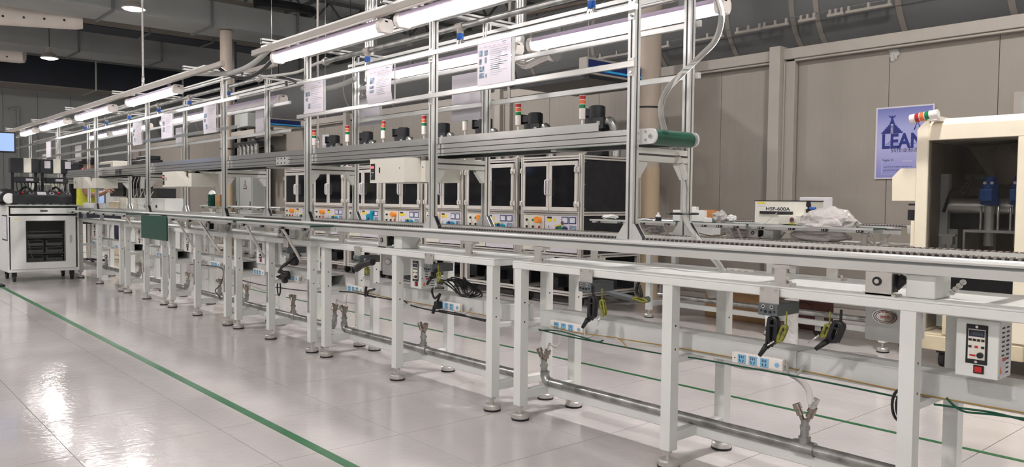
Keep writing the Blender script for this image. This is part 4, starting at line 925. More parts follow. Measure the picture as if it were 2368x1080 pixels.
# ================================================================== TEST CABINETS BEHIND
def cabinet(x0, x1, num, lab, holder=M_TEAL, side=False, Y=6.90, Yb=8.02, zt=1.86):
    t = thing('test_cabinet', lab, 'cabinet', ((x0+x1)/2, Y, 0)); w = x1-x0
    for x in (x0+.025, x1-.025):
        for y in (Y+.025, Yb-.025): profile(MB(), (x, y, .12), (x, y, zt), 'z', .05, .05).build('post', [M_CABF, M_ALUD], t)
    for z in (.15, .62, 1.142, zt-.03):
        profile(MB(), (x0+.05, Y+.025, z), (x1-.05, Y+.025, z), 'x', .05, .05).build('frame_rail', [M_CABF, M_ALUD], t)
        for xx in (x0+.025, x1-.025): profile(MB(), (xx, Y+.05, z), (xx, Yb-.05, z), 'y', .05, .05).build('frame_rail', [M_CABF, M_ALUD], t)
    for x in (x0+.02, x1-.026): 
        s = MB().box(x, x+.006, Y+.05, Yb-.05, 1.168, zt-.055).box(x, x+.006, Y+.05, Yb-.05, .645, 1.115).build('side_panel', M_BLKMET, t)
        if side and x > x0+.1:
            for zz in (1.2, 1.5, 1.78):
                for yy in (Y+.08, Yb-.08): MB().lathe((x+.006, yy, zz), [(.008, 0), (.008, .004)], 8, axis='x').build('screw', M_CHROME, s)
    MB().box(x0+.05, x1-.05, Yb-.03, Yb-.02, .15, zt).build('rear_panel', M_BLKMET, t)
    MB().box(x0+.05, x1-.05, Y+.05, Yb-.05, zt-.055, zt-.045).build('roof_panel', M_BLKMET, t)
    MB().box(x0+.05, x1-.05, Y+.05, Yb-.05, 1.10, 1.11).build('inner_shelf', M_BLKMET, t)
    xm = (x0+x1)/2; z0_, z1_ = 1.170, 1.785
    for a, b_, h in ((x0+.055, xm-.004, 1), (xm+.004, x1-.055, -1)):
        d = MB().box(a, b_, Y-.022, Y-.002, z1_-.05, z1_).box(a, b_, Y-.022, Y-.002, z0_, z0_+.05).box(a, a+.045, Y-.022, Y-.002, z0_+.05, z1_-.05).box(b_-.045, b_, Y-.022, Y-.002, z0_+.05, z1_-.05).build('door', M_CABF, t, bevel=.003)
        MB().box(a+.045, b_-.045, Y-.013, Y-.007, z0_+.05, z1_-.05).build('pane', M_ACRYL, d)
        hx = (b_-.022) if h > 0 else (a+.022)
        MB().tube(spline([(hx, Y-.022, 1.56), (hx, Y-.06, 1.55), (hx, Y-.065, 1.50), (hx, Y-.065, 1.42), (hx, Y-.06, 1.38), (hx, Y-.022, 1.37)], 4), .010, 8).build('handle', M_PAPER, d)
        for zz in (1.26, 1.68):
            xx = a if h > 0 else b_
            MB().box(xx-.045, xx+.045, Y-.030, Y-.022, zz-.03, zz+.03).cyl((xx, Y-.034, zz-.03), (xx, Y-.034, zz+.03), .009, n=8, mi=1).build('hinge', [M_CABF, M_CHROME], d)
    # control board
    cp = MB().box(x0+.06, x0+.06+w*.36, Y-.004, Y+.004, .66, 1.113).build('switch_panel', M_IVORY, t)
    ax = x0+.06; sw = w*.36
    for r_, zz in enumerate((1.05, .962)):
        for j in range(3):
            cx = ax+sw*(.2+.3*j)
            if r_ == 0 and j == 2: continue
            MB().lathe((cx, Y-.004, zz), [(.018, -.012), (.022, 0)], 14, axis='y').box(cx-.006, cx+.006, Y-.032, Y-.012, zz-.014, zz+.014, 1).build('switch', [M_CHROME, (M_GREENL if (r_ == 0 and j == 1) else M_RED if (r_ == 1 and j == 2) else M_BLACK)], cp)
    MB().lathe((ax+sw*.80, Y-.004, 1.053), [(.040, -.075), (.045, -.05), (.036, -.045), (.036, 0)], 18, axis='y').build('emergency_guard', M_ORANGE, cp)
    bx_, bw = x0+.075+w*.36, w*.52
    bp_ = MB().box(bx_, bx_+bw, Y-.004, Y+.004, .66, 1.113).build('notice_board', M_PAPER, t)
    MB().box(bx_+bw*.07, bx_+bw*.22, Y-.006, Y-.004, 1.035, 1.098).box(bx_+bw*.07, bx_+bw*.22, Y-.0065, Y-.006, 1.075, 1.098, 1).build('yellow_sign', [M_YELLOW, M_INK], bp_)
    MB().prism([(bx_+bw*.26, 1.04), (bx_+bw*.34, 1.04), (bx_+bw*.30, 1.09)], 'y', Y-.006, Y-.004).build('warning_triangle', M_YELLOW, bp_)
    for cx in (.63, .86):
        c_ = MB().box(bx_+bw*(cx-.105), bx_+bw*(cx+.105), Y-.007, Y-.004, 1.016, 1.102).build('card_frame', M_NAVY, bp_)
        MB().box(bx_+bw*(cx-.08), bx_+bw*(cx+.08), Y-.008, Y-.007, 1.028, 1.09).build('card', M_PRINTL, c_)
    MB().box(bx_+bw*.77, bx_+bw*.97, Y-.006, Y-.004, .93, .995).build('photo_card', M_PHOTO, bp_)
    if num != '2': MB().box(bx_+bw*.32, bx_+bw*.54, Y-.006, Y-.004, .935, .998).build('yellow_note', M_YELLOW, bp_)
    if num: text(num, .052, M_INK, (bx_+bw*.12, Y-.004, .957), bp_, 'number')
    cx0, cx1 = (bx_+bw*.40, bx_+bw*.70); hz = .915; tk = 0 if 'tilted' not in lab else .12
    hb_ = MB().prism([(cx0, hz), (cx1, hz), (cx1+.008, hz+.05+tk), (cx1-.03, hz+.07+tk), (cx1-.05, hz+.045+tk*.8), (cx0+.05, hz+.045+tk*.7), (cx0+.025, hz+.068+tk*.5), (cx0, hz+.05+tk*.5)], 'y', Y-.045, Y-.004).build('card_holder', holder, bp_)
    MB().lathe(((cx0+cx1)/2, Y-.045, hz+.045), [(.028, -.006), (.032, 0)], 18, axis='y').build('round_disc', M_GREENL if holder is M_NAVY else M_NAVY, hb_)
    if holder is M_NAVY: MB().lathe(((cx0+cx1)/2, Y-.006, hz+.11), [(.024, -.003), (.024, 0)], 12, axis='y').build('rosette', M_CARDR, bp_)
    # tower light and blower on the roof
    sx, sy = x0+w*.91, Y+.10
    s = MB().cyl((sx, sy, zt), (sx, sy, 2.30), .013, n=10).cyl((sx, sy, zt), (sx, sy, zt+.015), .035, n=12).build('signal_tower', M_SOCKW, t)
    MB().lathe((sx, sy, 2.285), [(.020, 0), (.038, .012), (.038, .135), (.037, .14)], 18).build('tower_base', M_SOCKW, s)
    for j, mm in enumerate((M_GREENL, M_ORL, M_REDL)): MB().lathe((sx, sy, 2.425+.053*j), [(.037, 0), (.037, .046)], 18).lathe((sx, sy, 2.471+.053*j), [(.038, 0), (.038, .007)], 18, 1).build('lens', [mm, M_SOCKW], s)
    fx, fy = x0+w*.63, Y+.70
    b_ = MB().cyl((fx, fy, zt+.03), (fx, fy, zt+.51), .16, n=28).box(fx, fx+.24, fy-.15, fy+.02, zt+.36, zt+.50).box(fx-.12, fx+.12, fy-.12, fy+.12, zt, zt+.03).build('blower', M_BLKMET, t)
    MB().cyl((fx, fy, zt+.51), (fx, fy, zt+.66), .105, n=24).cyl((fx, fy, zt+.66), (fx, fy, zt+.672), .085, n=24).box(fx-.22, fx-.09, fy-.06, fy+.06, zt+.55, zt+.64).box(fx-.235, fx-.22, fy-.08, fy+.08, zt+.52, zt+.66).build('blower_motor', M_BLKMET, b_)
    MB().tube(spline([(fx+.24, fy-.07, zt+.44), (fx+.28, fy-.07, zt+.45), (fx+.325, fy-.05, zt+.38), (fx+.335, fy, zt+.2), (fx+.335, fy, zt+.0)], 6), .058, 12).build('flexible_duct', M_GALV, b_)
    MB().cb((fx+.16, fy-.155, zt+.43), (.05, .008, .05)).build('plate', M_LGREY, b_)
    # lower bay contents, castors, levelling
    MB().box(x0+.10, x1-.10, Y+.35, Y+.8, .18, .45).box(x0+.2, x0+.5, Y+.2, Y+.35, .18, .32).build('power_unit', M_BLKMET, t, bevel=.01)
    for x in (x0+.09, x1-.09):
        for y in (Y+.08, Yb-.08): MB().cyl((x-.018, y+.02, .055), (x+.018, y+.02, .055), .055, n=16).box(x-.03, x+.03, y-.03, y+.04, .09, .125, 1).build('castor', [M_RUBBER, M_BLKMET], t)
    return t
CB = ((-7.67, -6.58, '3', 'nearest test cabinet, number 3, with a navy card holder', M_NAVY, True),
      (-8.85, -7.75, '', 'second test cabinet, between numbers 3 and 2', M_TEAL, False), (-9.86, -8.91, '2', 'test cabinet number 2, behind the near cream drive housing', M_TEAL, False),
      (-11.03, -9.92, '5', 'test cabinet number 5, half hidden under the cream drive housing', M_TEAL, False), (-12.18, -11.09, '', 'test cabinet with a tilted teal card holder, between numbers 5 and 7', M_TEAL, False),
      (-13.42, -12.26, '7', 'test cabinet number 7, just right of the third post of the near gantry', M_TEAL, False), (-14.64, -13.50, '8', 'farthest test cabinet, number 8', M_TEAL, False))
for c_ in CB: cabinet(*c_)

# ================================================================== SECOND LINE
BK = {'J': ('white bench frame of the second line, right one near the cream machine', [-5.585, -4.09, -2.99], -5.64, -2.93), 'K': ('white bench frame of the second line, far left beyond the cabinets', [-19.2, -17.8, -16.4, -15.2], -19.3, -15.1)}
for k, (lab, xs, xl, xr) in BK.items(): bench(lab, xs, xl, xr, 6.98, 7.44)
conveyor('chain conveyor of the second line, behind the clear plastic bag', -5.9, -2.86, 6.97, 7.48, [(px(a, 560, 6.97), 6.96, 0) for a in (1998, 1685, 1565)]+[(px(2045, 560, 7.0), 6.97, 0)], [(px(1742, 545, 6.96), 6.955)])
conveyor('chain conveyor of the second line, far left beyond the cabinets', -19.5, -15.0, 6.97, 7.48, [(x, 6.96, 0) for x in (-18.6, -17.2, -15.6)], [])
flap('raised green flap table of the second line, right one under the plastic bag', -4.17, -2.98, 6.95, 6.70, 1.092, ((-4.31, -4.39, .92), (-3.02, -3.05, .905)), 6.945)
flap('raised green flap table of the second line, middle one under the foam boxes', -5.0, -4.2, 6.95, 6.70, 1.092, ((-4.40, -4.48, .93),), 6.945)
flap('raised green flap table of the second line, left one beside the test cabinet', -6.25, -5.03, 6.95, 6.70, 1.092, ((-5.21, -5.30, .93),), 6.945)
flap('far green flap table of the second line, right one', -16.6, -15.1, 6.95, 6.6, 1.092); flap('far green flap table of the second line, left one', -18.4, -16.8, 6.95, 6.6, 1.092)
t = thing('air_pipe', 'galvanised air pipe low under the second line', 'pipe', (-4.3, 7.17, .3))
MB().cyl((-5.6, 7.17, .24), (-1.8, 7.17, .24), .028, n=14).build('pipe', M_GALV, t); twin(t, px(1527, 690, 7.17), 7.17, .26); MB().cyl((px(1768, 715, 7.17), 7.17, .24), (px(1768, 715, 7.17), 7.17, .36), .022, n=10).build('riser', M_CHROME, t)
# depanelling machine
t = thing('pcb_cutter', 'cream desktop cutter lettered HSF-600A on the second line', 'machine', (-4.0, 7.0, 1.10))
Yh = 7.0; xa, xb, xc = px(1745, 490, Yh), px(1870, 490, Yh), px(1815, 500, Yh)
MB().box(xa, xb, Yh, Yh+.28, 1.098, 1.318).build('body', M_IVORY, t, bevel=.006); MB().box(xa-.004, xb+.004, Yh-.004, Yh+.284, 1.318, 1.324).build('lid_edge', M_BLACK, t)
text('HSF-600A', .036, M_INK, (px(1799, 483, Yh), Yh, P(1799, 483, 1, Yh).z), t, 'lettering', width=px(1827, 483, Yh)-px(1771, 483, Yh), bold=.02)
MB().box(px(1758, 490, Yh), px(1834, 490, Yh), Yh-.012, Yh, P(1790, 495, 1, Yh).z, P(1790, 488.5, 1, Yh).z).build('blade_slot', M_BLACK, t)
MB().box(px(1752, 472, Yh), px(1769, 472, Yh), Yh-.002, Yh, 1.262, 1.306).box(px(1752, 472, Yh), px(1769, 472, Yh), Yh-.003, Yh-.001, 1.29, 1.306, 1).build('warning_label', [M_PAPER, M_YELLOW], t)
MB().lathe((xa-.05, Yh+.14, 1.235), [(.05, 0), (.05, .05)], 18, axis='x').build('hand_wheel', M_BLACK, t)
b_ = MB().box(xc, px(1853, 508, Yh-.1), Yh-.12, Yh, 1.098, 1.182).build('control_box', M_IVORY, t, bevel=.003)
cx = px(1833, 507, Yh-.12); MB().lathe((cx, Yh-.12, 1.142), [(.030, -.006), (.032, 0)], 20, axis='y').lathe((cx-.004, Yh-.126, 1.142), [(.022, -.003), (.022, 0)], 16, 1, axis='y').build('gauge', [M_PAPER, M_CARDR], b_)
MB().box(px(1822, 518, Yh-.12), px(1842, 518, Yh-.12), Yh-.122, Yh-.12, 1.1, 1.108).build('yellow_strip', M_YELLOW, b_)
rg = MB().cb((px(1872, 480, Yh), Yh-.02, 1.255), (.035, .04, .09)).cb((px(1872, 480, Yh), Yh-.02, 1.31), (.03, .035, .03)).build('air_regulator', M_BLACK, t, bevel=.005)
MB().cyl((px(1876, 480, Yh), Yh-.03, 1.25), (px(1890, 480, Yh), Yh-.03, 1.25), .014, n=8).build('blue_fitting', M_BLUEV, rg); MB().lathe((px(1870, 480, Yh), Yh-.042, 1.255), [(.012, -.003), (.012, 0)], 12, axis='y').build('dial', M_PAPER, rg)
MB().tube([(px(1856, 508, Yh-.1), Yh-.1, 1.14), (px(1868, 508, Yh-.1), Yh-.13, 1.135)], .012, 8).build('lever', M_BLACK, t)
tag(MB().tube(spline([P(a, c, 1, 6.93) for a, c in ((1797, 492), (1785, 502), (1773, 513), (1764, 519))], 5), .0035, 5).build('white_wire', M_WHOSE), 'thin white wire trailing from the slot of the cream cutter', 'cable')
for i, (a, c, d_, e) in enumerate(((1848, 1924, 456, 505),)):
    xa, xb = px(a, 470, 7.55), px(c, 470, 7.55); za, zb = P(a, e, 1, 7.55).z, P(a, d_, 1, 7.55).z
    t = thing('backing_panel', 'white rounded panel standing behind the cream cutter', 'panel', (xa, 7.55, za))
    MB().box(xa, xb, 7.55, 7.57, 1.0, zb).build('board', M_PAPER, t, bevel=.012, seg=2); MB().box(xa+.19, xa+.26, 7.40, 7.55, 1.05, zb-.09).build('bracket_arm', M_IVORY, t, bevel=.01)
# soft heaps: displaced icospheres
def blob(lab, c, r, m_, amp, cat, seed=0, flat=None, nm_='plastic_bag', sub=4, zmin=None):
    bm = bmesh.new(); bmesh.ops.create_icosphere(bm, subdivisions=sub, radius=1)
    from mathutils import noise
    for v in bm.verts:
        d = v.co.copy(); k = 1+amp*noise.noise(d*2.1+Vector((seed, 0, 0)))+amp*.6*abs(noise.noise(d*5+Vector((0, seed, 0))))-amp*.35*abs(noise.noise(d*11+Vector((0, 0, seed))))
        q = Vector((d.x*r[0]*k, d.y*r[1]*k, d.z*r[2]*k))
        if zmin is not None and c[2]+q.z < zmin: q.z = zmin-c[2]+.001*d.x
        v.co = q*U
    me = bpy.data.meshes.new(nm_); bm.to_mesh(me); bm.free(); me.materials.append(m_)
    o = bpy.data.objects.new(nm_, me); COL.objects.link(o); o.location = Vector(c)*U; return tag(o, lab, cat)
q = P(1912, 512, 1, 6.85); blob('heap of milky clear plastic bagging on the right flap table', (q.x, 6.84, 1.10), (.27, .16, .155), M_WRAPW, .25, 'plastic bag', 3, zmin=1.092)
q = P(1905, 542, 1, 7.1); blob('brownish plastic bagging stuffed under the right flap table', (q.x, 7.02, 1.0), (.28, .09, .065), M_WRAPW, .15, 'plastic bag', 5, zmin=.945)
q = P(1666, 500, 1, 6.85); blob('crumpled clear plastic wad beside the orange card box', (q.x, 6.85, 1.15), (.075, .06, .06), M_WRAP, .4, 'plastic bag', 8, zmin=1.093)
q = P(1600, 537, 1, 7.05); blob('clear plastic packing under the left flap tables', (q.x-.55, 7.05, .99), (.16, .1, .045), M_WRAP, .4, 'plastic bag', 11, zmin=.945)
q = P(1720, 550, 1, 7.05); blob('clear plastic packing under the middle flap table', (q.x, 7.05, .985), (.2, .1, .04), M_WRAP, .4, 'plastic bag', 12, zmin=.945)
q = P(1410, 495, 1, 6.85); blob('rumpled white rag on the left flap table', (q.x, 6.85, 1.115), (.10, .08, .03), M_FOAM, .3, 'rag', 15, nm_='rag', zmin=1.093)
q = P(1490, 506, 1, 6.85); blob('flattened white packing scrap on the left flap table', (q.x, 6.86, 1.10), (.10, .05, .012), M_FOAM, .35, 'rag', 16, nm_='rag', zmin=1.093)
q = P(1691, 500, 1, 6.85); blob('small white foam scrap standing on the middle flap table', (q.x, 6.85, 1.14), (.05, .03, .035), M_FOAM, .35, 'foam', 17, nm_='foam_scrap', zmin=1.093)
# boxes on the flaps
def carton(lab, x0, x1, y0, y1, z0, z1, m_, nm_='carton', cat='box', open_=False, wall=.006):
    t = thing(nm_, lab, cat, ((x0+x1)/2, y0, z0))
    if open_:
        MB().box(x0, x1, y0, y0+wall, z0, z1).box(x0, x1, y1-wall, y1, z0, z1).box(x0, x0+wall, y0+wall, y1-wall, z0, z1).box(x1-wall, x1, y0+wall, y1-wall, z0, z1).box(x0, x1, y0, y1, z0, z0+wall).build('tray', m_, t)
    else:
        MB().box(x0, x1, y0, y1, z0, z1).build('body', m_, t, bevel=.005)
        MB().box(x0+.001, x1-.001, (y0+y1)/2-.02, (y0+y1)/2+.02, z1, z1+.001).build('tape', M_WRAPW, t)
    return t
Yb = 6.83
carton('white foam tray leaning open on the left flap table', px(1556, 500, Yb), px(1628, 500, Yb), Yb, Yb+.16, 1.093, 1.215, M_FOAM, 'foam_tray', 'box', True)
carton('small white box standing up behind the foam tray', px(1590, 480, Yb+.17), px(1610, 480, Yb+.17), Yb+.17, Yb+.22, 1.093, 1.25, M_FOAM, 'foam_block', 'box')
carton('orange card box beside the white foam tray', px(1626, 490, Yb+.05), px(1653, 490, Yb+.05), Yb+.05, Yb+.12, 1.093, 1.22, M_CARDO, 'card_box', 'box', True)
carton('low white block in front of the orange card box', px(1628, 510, Yb), px(1648, 510, Yb), Yb-.02, Yb+.06, 1.093, 1.14, M_FOAM, 'foam_block', 'box')
t = thing('bottle', 'small dark bottle with a white cap on the left flap table', 'bottle', (px(1522, 505, 6.85), 6.85, 1.093))
q = px(1522, 505, 6.85); MB().lathe((q, 6.85, 1.093), [(.035, 0), (.035, .035), (.028, .04)], 16).build('body', M_BLACK, t); MB().lathe((q, 6.85, 1.133), [(.028, 0), (.028, .018), (.012, .028), (.012, .05)], 16).build('cap', M_FOAM, t)
MB().box(q-.028, q-.006, 6.813, 6.816, 1.1, 1.115).build('label_patch', M_PAPER, t)
tag(MB().tube(spline([P(a, c, 1, 6.99) for a, c in ((1600, 535), (1625, 541), (1650, 546), (1690, 540), (1722, 534))], 6), .005, 5).build('yellow_cord', M_ORANGEW), 'yellow cord lying under the flap tables of the second line', 'cable')
carton('white printed carton under the flap tables of the second line', px(1600, 540, 7.2), px(1648, 540, 7.2), 7.2, 7.35, .945, 1.03, M_FOAM)
t = thing('power_strip', 'white power strip lying at the back edge of the nearest bench line', 'power strip', (-3.9, 6.93, .9))
xa, xb = px(1683, 628, 6.945), px(1745, 630, 6.945); za = P(1715, 628, 1, 6.945).z
MB().box(xa, xb, 6.92, 6.945, za-.03, za+.03).build('housing', M_SOCKW, t, bevel=.006)
for j in range(3): MB().box(xa+.05+.08*j, xa+.09+.08*j, 6.916, 6.92, za-.008, za+.012).build('socket', M_LGREY, t)
# second line shelf rail and rear cream panels seen under it
MB_ = MB().box(-5.55, -3.0, 6.99, 7.02, P(1700, 622, 1, 6.99).z-.045, P(1700, 622, 1, 6.99).z)
tag(MB_.build('cable_trunking', M_TRAY), 'pale trunking along the second line above the brown cartons', 'cable tray')
# cartons below
c_ = carton('large brown carton wrapped in film below the second line', px(1630, 700, 7.55), px(1775, 700, 7.55), 7.55, 8.0, .001, .42, M_CARD)
q = thing('wrap_film', 'clear stretch film around the left end of the large brown carton', 'plastic film', (px(1640, 700, 7.53), 7.5, .2))
MB().prism([(px(1622, 670, 7.53), .40), (px(1700, 670, 7.53), .42), (px(1675, 670, 7.53), .25), (px(1640, 670, 7.53), .21)], 'y', 7.53, 7.545).build('film', M_WRAP, q)
text('LIMITED', .02, M_INK, (px(1718, 708, 7.55), 7.55, P(1718, 708, 1, 7.55).z), c_, 'printing', width=.15)
carton('dark red carton under the second line', px(1845, 720, 7.6), px(1890, 720, 7.6), 7.6, 7.95, .001, .40, M_CARDR)
t = thing('wrapped_roll', 'plastic-wrapped roll standing behind the middle of the nearest bench', 'plastic film', (px(1830, 760, 6.2), 6.2, 0))
q = px(1830, 740, 6.2); MB().lathe((q, 6.2, .001), [(.10, 0), (.085, .03), (.06, .10), (.055, .3), (.06, .48)], 20).build('roll', M_WRAP, t); t['kind'] = 'thing'; del t['kind']
blob('spread clear film around the foot of the wrapped roll', (q+.02, 6.2, .03), (.26, .18, .045), M_WRAP, .4, 'plastic film', 21, nm_='plastic_film', zmin=.002)
tag(MB().box(px(1960, 810, 6.55), px(2006, 810, 6.55), 6.5, 6.75, .003, .012).box(px(1960, 810, 6.55), px(2006, 810, 6.55), 6.5, 6.503, .003, .05).build('steel_plate', M_STEEL), 'bare steel plate lying on the floor left of the cream machine', 'plate')
for a, c, lab in ((1895, 745, 'white castor plug on a black cord, on the floor under the second line'),):
    q = P(a, 742, 1, 7.3); t = thing('castor', lab, 'castor', (q.x, 7.3, 0)); MB().lathe((q.x, 7.3, .055), [(.055, -.02), (.055, .02)], 18, axis='y').build('wheel', M_RUBBER, t); MB().box(q.x-.03, q.x+.03, 7.27, 7.33, .06, .20).build('fork', M_FOAM, t)
    MB().tube(spline([P(a_, c2, 1, 7.25) for a_, c2 in ((1838, 699), (1870, 702), (1880, 716), (1890, 722))], 5), .006, 6).build('cord', M_BLACK, t)
# hoses and bits at the foot of the nearest cabinet
tag(MB().tube(spline([P(a, c, 1, 6.7) for a, c in ((1398, 668), (1410, 676), (1440, 685), (1480, 694), (1500, 692))], 6), .035, 10).build('grey_duct_hose', M_DKGREY), 'thick grey hose lying from the foot of the nearest test cabinet', 'hose')
t = thing('wire_bundle', 'yellow-green wire bundle hanging off the second bench line, by the cabinet foot', 'cable', P(1480, 690, 1, 6.65))
MB().tube(spline([P(a, c, 1, 6.65) for a, c in ((1462, 692), (1475, 688), (1492, 693), (1494, 698), (1478, 695), (1463, 690), (1490, 700))], 5), .012, 7).build('coil', M_LIME, t)
MB().tube(spline([P(a, c, 1, 6.65) for a, c in ((1478, 650), (1472, 668), (1476, 682), (1484, 684), (1478, 660))], 5), .018, 8).build('black_lead', M_BLACK, t)

# ================================================================== CREAM MACHINE, RIGHT
t = thing('soldering_machine', 'big cream enclosed machine with an open front at the right edge', 'machine', (-1.6, 6.65, 0))
Ym, Xl, Xr, Yk = 6.65, -2.63, -.55, 7.9
MB().prism([(Xl, .27), (Xl+.09, .27), (Xl+.09, 1.80), (Xl+.09, 1.84), (Xl+.09, 1.975), (Xl+.07, 1.975), (Xl, 1.90)], 'y', Ym, Yk).build('left_pillar', M_CREAM, t, bevel=.006)
MB().prism([(Ym, 1.81), (Ym, 1.93), (Ym+.05, 1.98), (Yk, 1.98), (Yk, 1.81)], 'x', Xl+.09, Xr).build('hood', M_CREAM, t, bevel=.004)
MB().box(-1.915, Xr, Ym, Ym+.05, .27, 1.81).build('front_panel', M_CREAM, t, bevel=.005)
MB().box(Xl+.09, Xr, Ym+.02, Yk, .14, .27).box(Xl, Xl+.8, Ym, Ym+.02, .14, .255).build('base', M_CREAMD, t, bevel=.006)
MB().box(-2.40, -1.915, Ym+.01, Ym+.04, .27, .585).build('lower_panel', M_CREAMD, t, bevel=.004)
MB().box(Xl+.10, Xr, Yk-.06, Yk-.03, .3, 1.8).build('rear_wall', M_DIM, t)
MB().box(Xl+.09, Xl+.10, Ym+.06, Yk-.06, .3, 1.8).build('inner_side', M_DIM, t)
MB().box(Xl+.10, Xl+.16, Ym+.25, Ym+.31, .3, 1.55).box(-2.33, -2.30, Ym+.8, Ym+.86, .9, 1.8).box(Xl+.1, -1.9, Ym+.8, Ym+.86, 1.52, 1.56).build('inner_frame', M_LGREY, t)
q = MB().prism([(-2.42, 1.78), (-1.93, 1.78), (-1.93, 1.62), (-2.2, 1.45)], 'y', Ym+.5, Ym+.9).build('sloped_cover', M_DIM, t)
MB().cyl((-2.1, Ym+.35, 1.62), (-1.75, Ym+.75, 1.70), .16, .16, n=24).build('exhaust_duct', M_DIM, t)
MB().box(-2.56, -1.92, Ym+.35, Ym+.75, 1.12, 1.24).build('preheater', M_BLKMET, t)
MB().cyl((-2.47, Ym+.30, 1.29), (-2.0, Ym+.30, 1.29), .062, n=18).build('roller', M_STEEL, t)
MB().tube(spline([(-2.50, Ym+.25, 1.24), (-2.42, Ym+.2, 1.42), (-2.33, Ym+.2, 1.40), (-2.27, Ym+.2, 1.52), (-2.36, Ym+.2, 1.38), (-2.24, Ym+.2, 1.36)], 6), .012, 7).build('black_hose', M_BLACK, t)
for x in (px(2288, 440, Ym+.18), px(2358, 440, Ym+.18)):
    mm = MB().cyl((x, Ym+.2, 1.30), (x, Ym+.2, 1.46), .062, n=20).cyl((x, Ym+.2, 1.46), (x, Ym+.2, 1.52), .056, .04, n=20).build('pump_motor', M_BLUEM, t)
    MB().box(x-.045, x+.045, Ym+.10, Ym+.14, 1.33, 1.42).build('terminal_box', M_BLUEM, mm, bevel=.006)
    for j in range(7): MB().box(x-.066, x-.060, Ym+.16, Ym+.24, 1.31+.02*j, 1.318+.02*j).build('fin', M_BLUEM, mm)
    MB().lathe((x-.02, Ym+.138, 1.47), [(.012, -.004), (.012, 0)], 12, axis='y').lathe((x+.03, Ym+.138, 1.47), [(.012, -.004), (.012, 0)], 12, axis='y').build('white_cap', M_PAPER, mm)
    for sx in (-.06, .06): MB().cyl((x+sx, Ym+.2, 1.10), (x+sx, Ym+.2, 1.29), .009, n=8).build('stand_rod', M_STEEL, mm)
    MB().cyl((x, Ym+.2, .98), (x, Ym+.2, 1.29), .035, n=14).build('pump_shaft', M_STEEL, mm)
MB().box(-2.30, -1.90, Ym+.10, Ym+.4, 1.085, 1.105).box(-2.30, -2.285, Ym+.10, Ym+.4, .93, 1.085).build('pump_bridge', M_STEEL, t)
MB().box(-2.36, -1.90, Ym+.05, Ym+.5, .60, .915).box(-2.36, -1.90, Ym+.045, Ym+.05, .925, .945).build('solder_pot', M_BLKMET, t, bevel=.004)
MB().cyl((-2.40, Ym+.1, .7), (-2.40, Ym+.1, .99), .026, n=14).cb((-2.40, Ym+.09, 1.02), (.08, .06, .07)).box(-2.46, -2.34, Ym+.05, Ym+.12, 1.05, 1.065).build('lifting_jack', M_STEEL, t)
MB().box(-2.52, -2.40, Ym+.28, Ym+.4, .93, 1.1).build('flux_box', M_LGREY, t)
b_ = MB().prism([(px(2060, 450, Ym), 1.325), (Xl, 1.325), (Xl, 1.592), (px(2080, 390, Ym), 1.592), (px(2060, 410, Ym), 1.52)], 'y', Ym+.02, Ym+.35).build('control_box', M_CREAM, t, bevel=.004)
MB().box(-2.70, Xl, Ym+.05, Ym+.1, 1.29, 1.305).box(-2.70, Xl, Ym+.04, Ym+.14, 1.17, 1.255).build('latch', M_BLACK, t, bevel=.003)
MB().box(-2.665, Xl, Ym+.02, Ym+.3, .96, 1.165).build('side_flange', M_CREAM, t, bevel=.003)
a, c = P(2106, 276, 1, Ym-.1), P(2163, 264, 1, Ym-.1); D = (c-a)
s = MB().cyl(a, a+D*.22, .036, n=20).cyl(a+D*.82, c+D*.12, .034, n=20).cyl(a+D*.2, a+D*.85, .024, n=14).box(c.x-.05, c.x+.02, Ym-.12, Ym+.25, 1.955, 1.99).build('signal_lamp', M_SOCKW, t)
for j, mm in enumerate((M_REDL, M_ORL, M_GREENL)):
    u = .22+.2*j; MB().cyl(a+D*(u+.012), a+D*(u+.175), .036, n=20).build('lens', mm, s); MB().cyl(a+D*(u+.175), a+D*(u+.2), .037, n=20).build('lens_ring', M_SOCKW, s)
MB().box(Xl+.02, Xl+.10, Ym-.004, Ym+.3, 1.975, 1.979).build('strap', M_FLANGE, t)
for x in (-2.42, -1.4, -.8):
    for y in (Ym+.12, Yk-.2):
        MB().cyl((x-.02, y, .06), (x+.02, y, .06), .06, n=18).box(x-.04, x+.04, y-.04, y+.04, .11, .145, 1).build('castor', [M_RUBBER, M_BLKMET], t)
MB().box(-2.535, -1.92, Ym+.012, Ym+.018, .60, 1.808).build('added_dimming_pane', M_PANE, t)  # added pane across the open front, darkens the interior behind it
# poster and door on the partition
t = thing('poster', 'blue 5S poster with a stepped pyramid on the panel wall', 'poster', (-3.66, 8.87, 1.6))
Yp = 8.884
xa, xb, zb_, zt_ = px(2025, 300, Yp), px(2160, 300, Yp), P(2028, 414, 1, Yp).z, P(2028, 250, 1, Yp).z
MB().box(xa, xb, Yp, Yp+.008, zb_, zt_).build('border', M_PAPER, t); w, h = xb-xa, zt_-zb_
pm_ = bpy.data.materials.new('poster_gradient'); pm_.use_nodes = True; nt = pm_.node_tree; b = nt.nodes['Principled BSDF']; b.inputs['Roughness'].default_value = .45
tc = nt.nodes.new('ShaderNodeTexCoord'); sx_ = nt.nodes.new('ShaderNodeSeparateXYZ'); rp = nt.nodes.new('ShaderNodeValToRGB')
nt.links.new(tc.outputs['Generated'], sx_.inputs[0]); nt.links.new(sx_.outputs['Z'], rp.inputs[0]); nt.links.new(rp.outputs[0], b.inputs['Base Color'])
for i, (p_, c4) in enumerate(((0, (.24, .25, .56)), (.45, (.42, .42, .70)), (.72, (.36, .38, .68)), (1, (.16, .18, .46)))):
    e = rp.color_ramp.elements[i] if i < 2 else rp.color_ramp.elements.new(p_); e.position = p_; e.color = (*c4, 1)
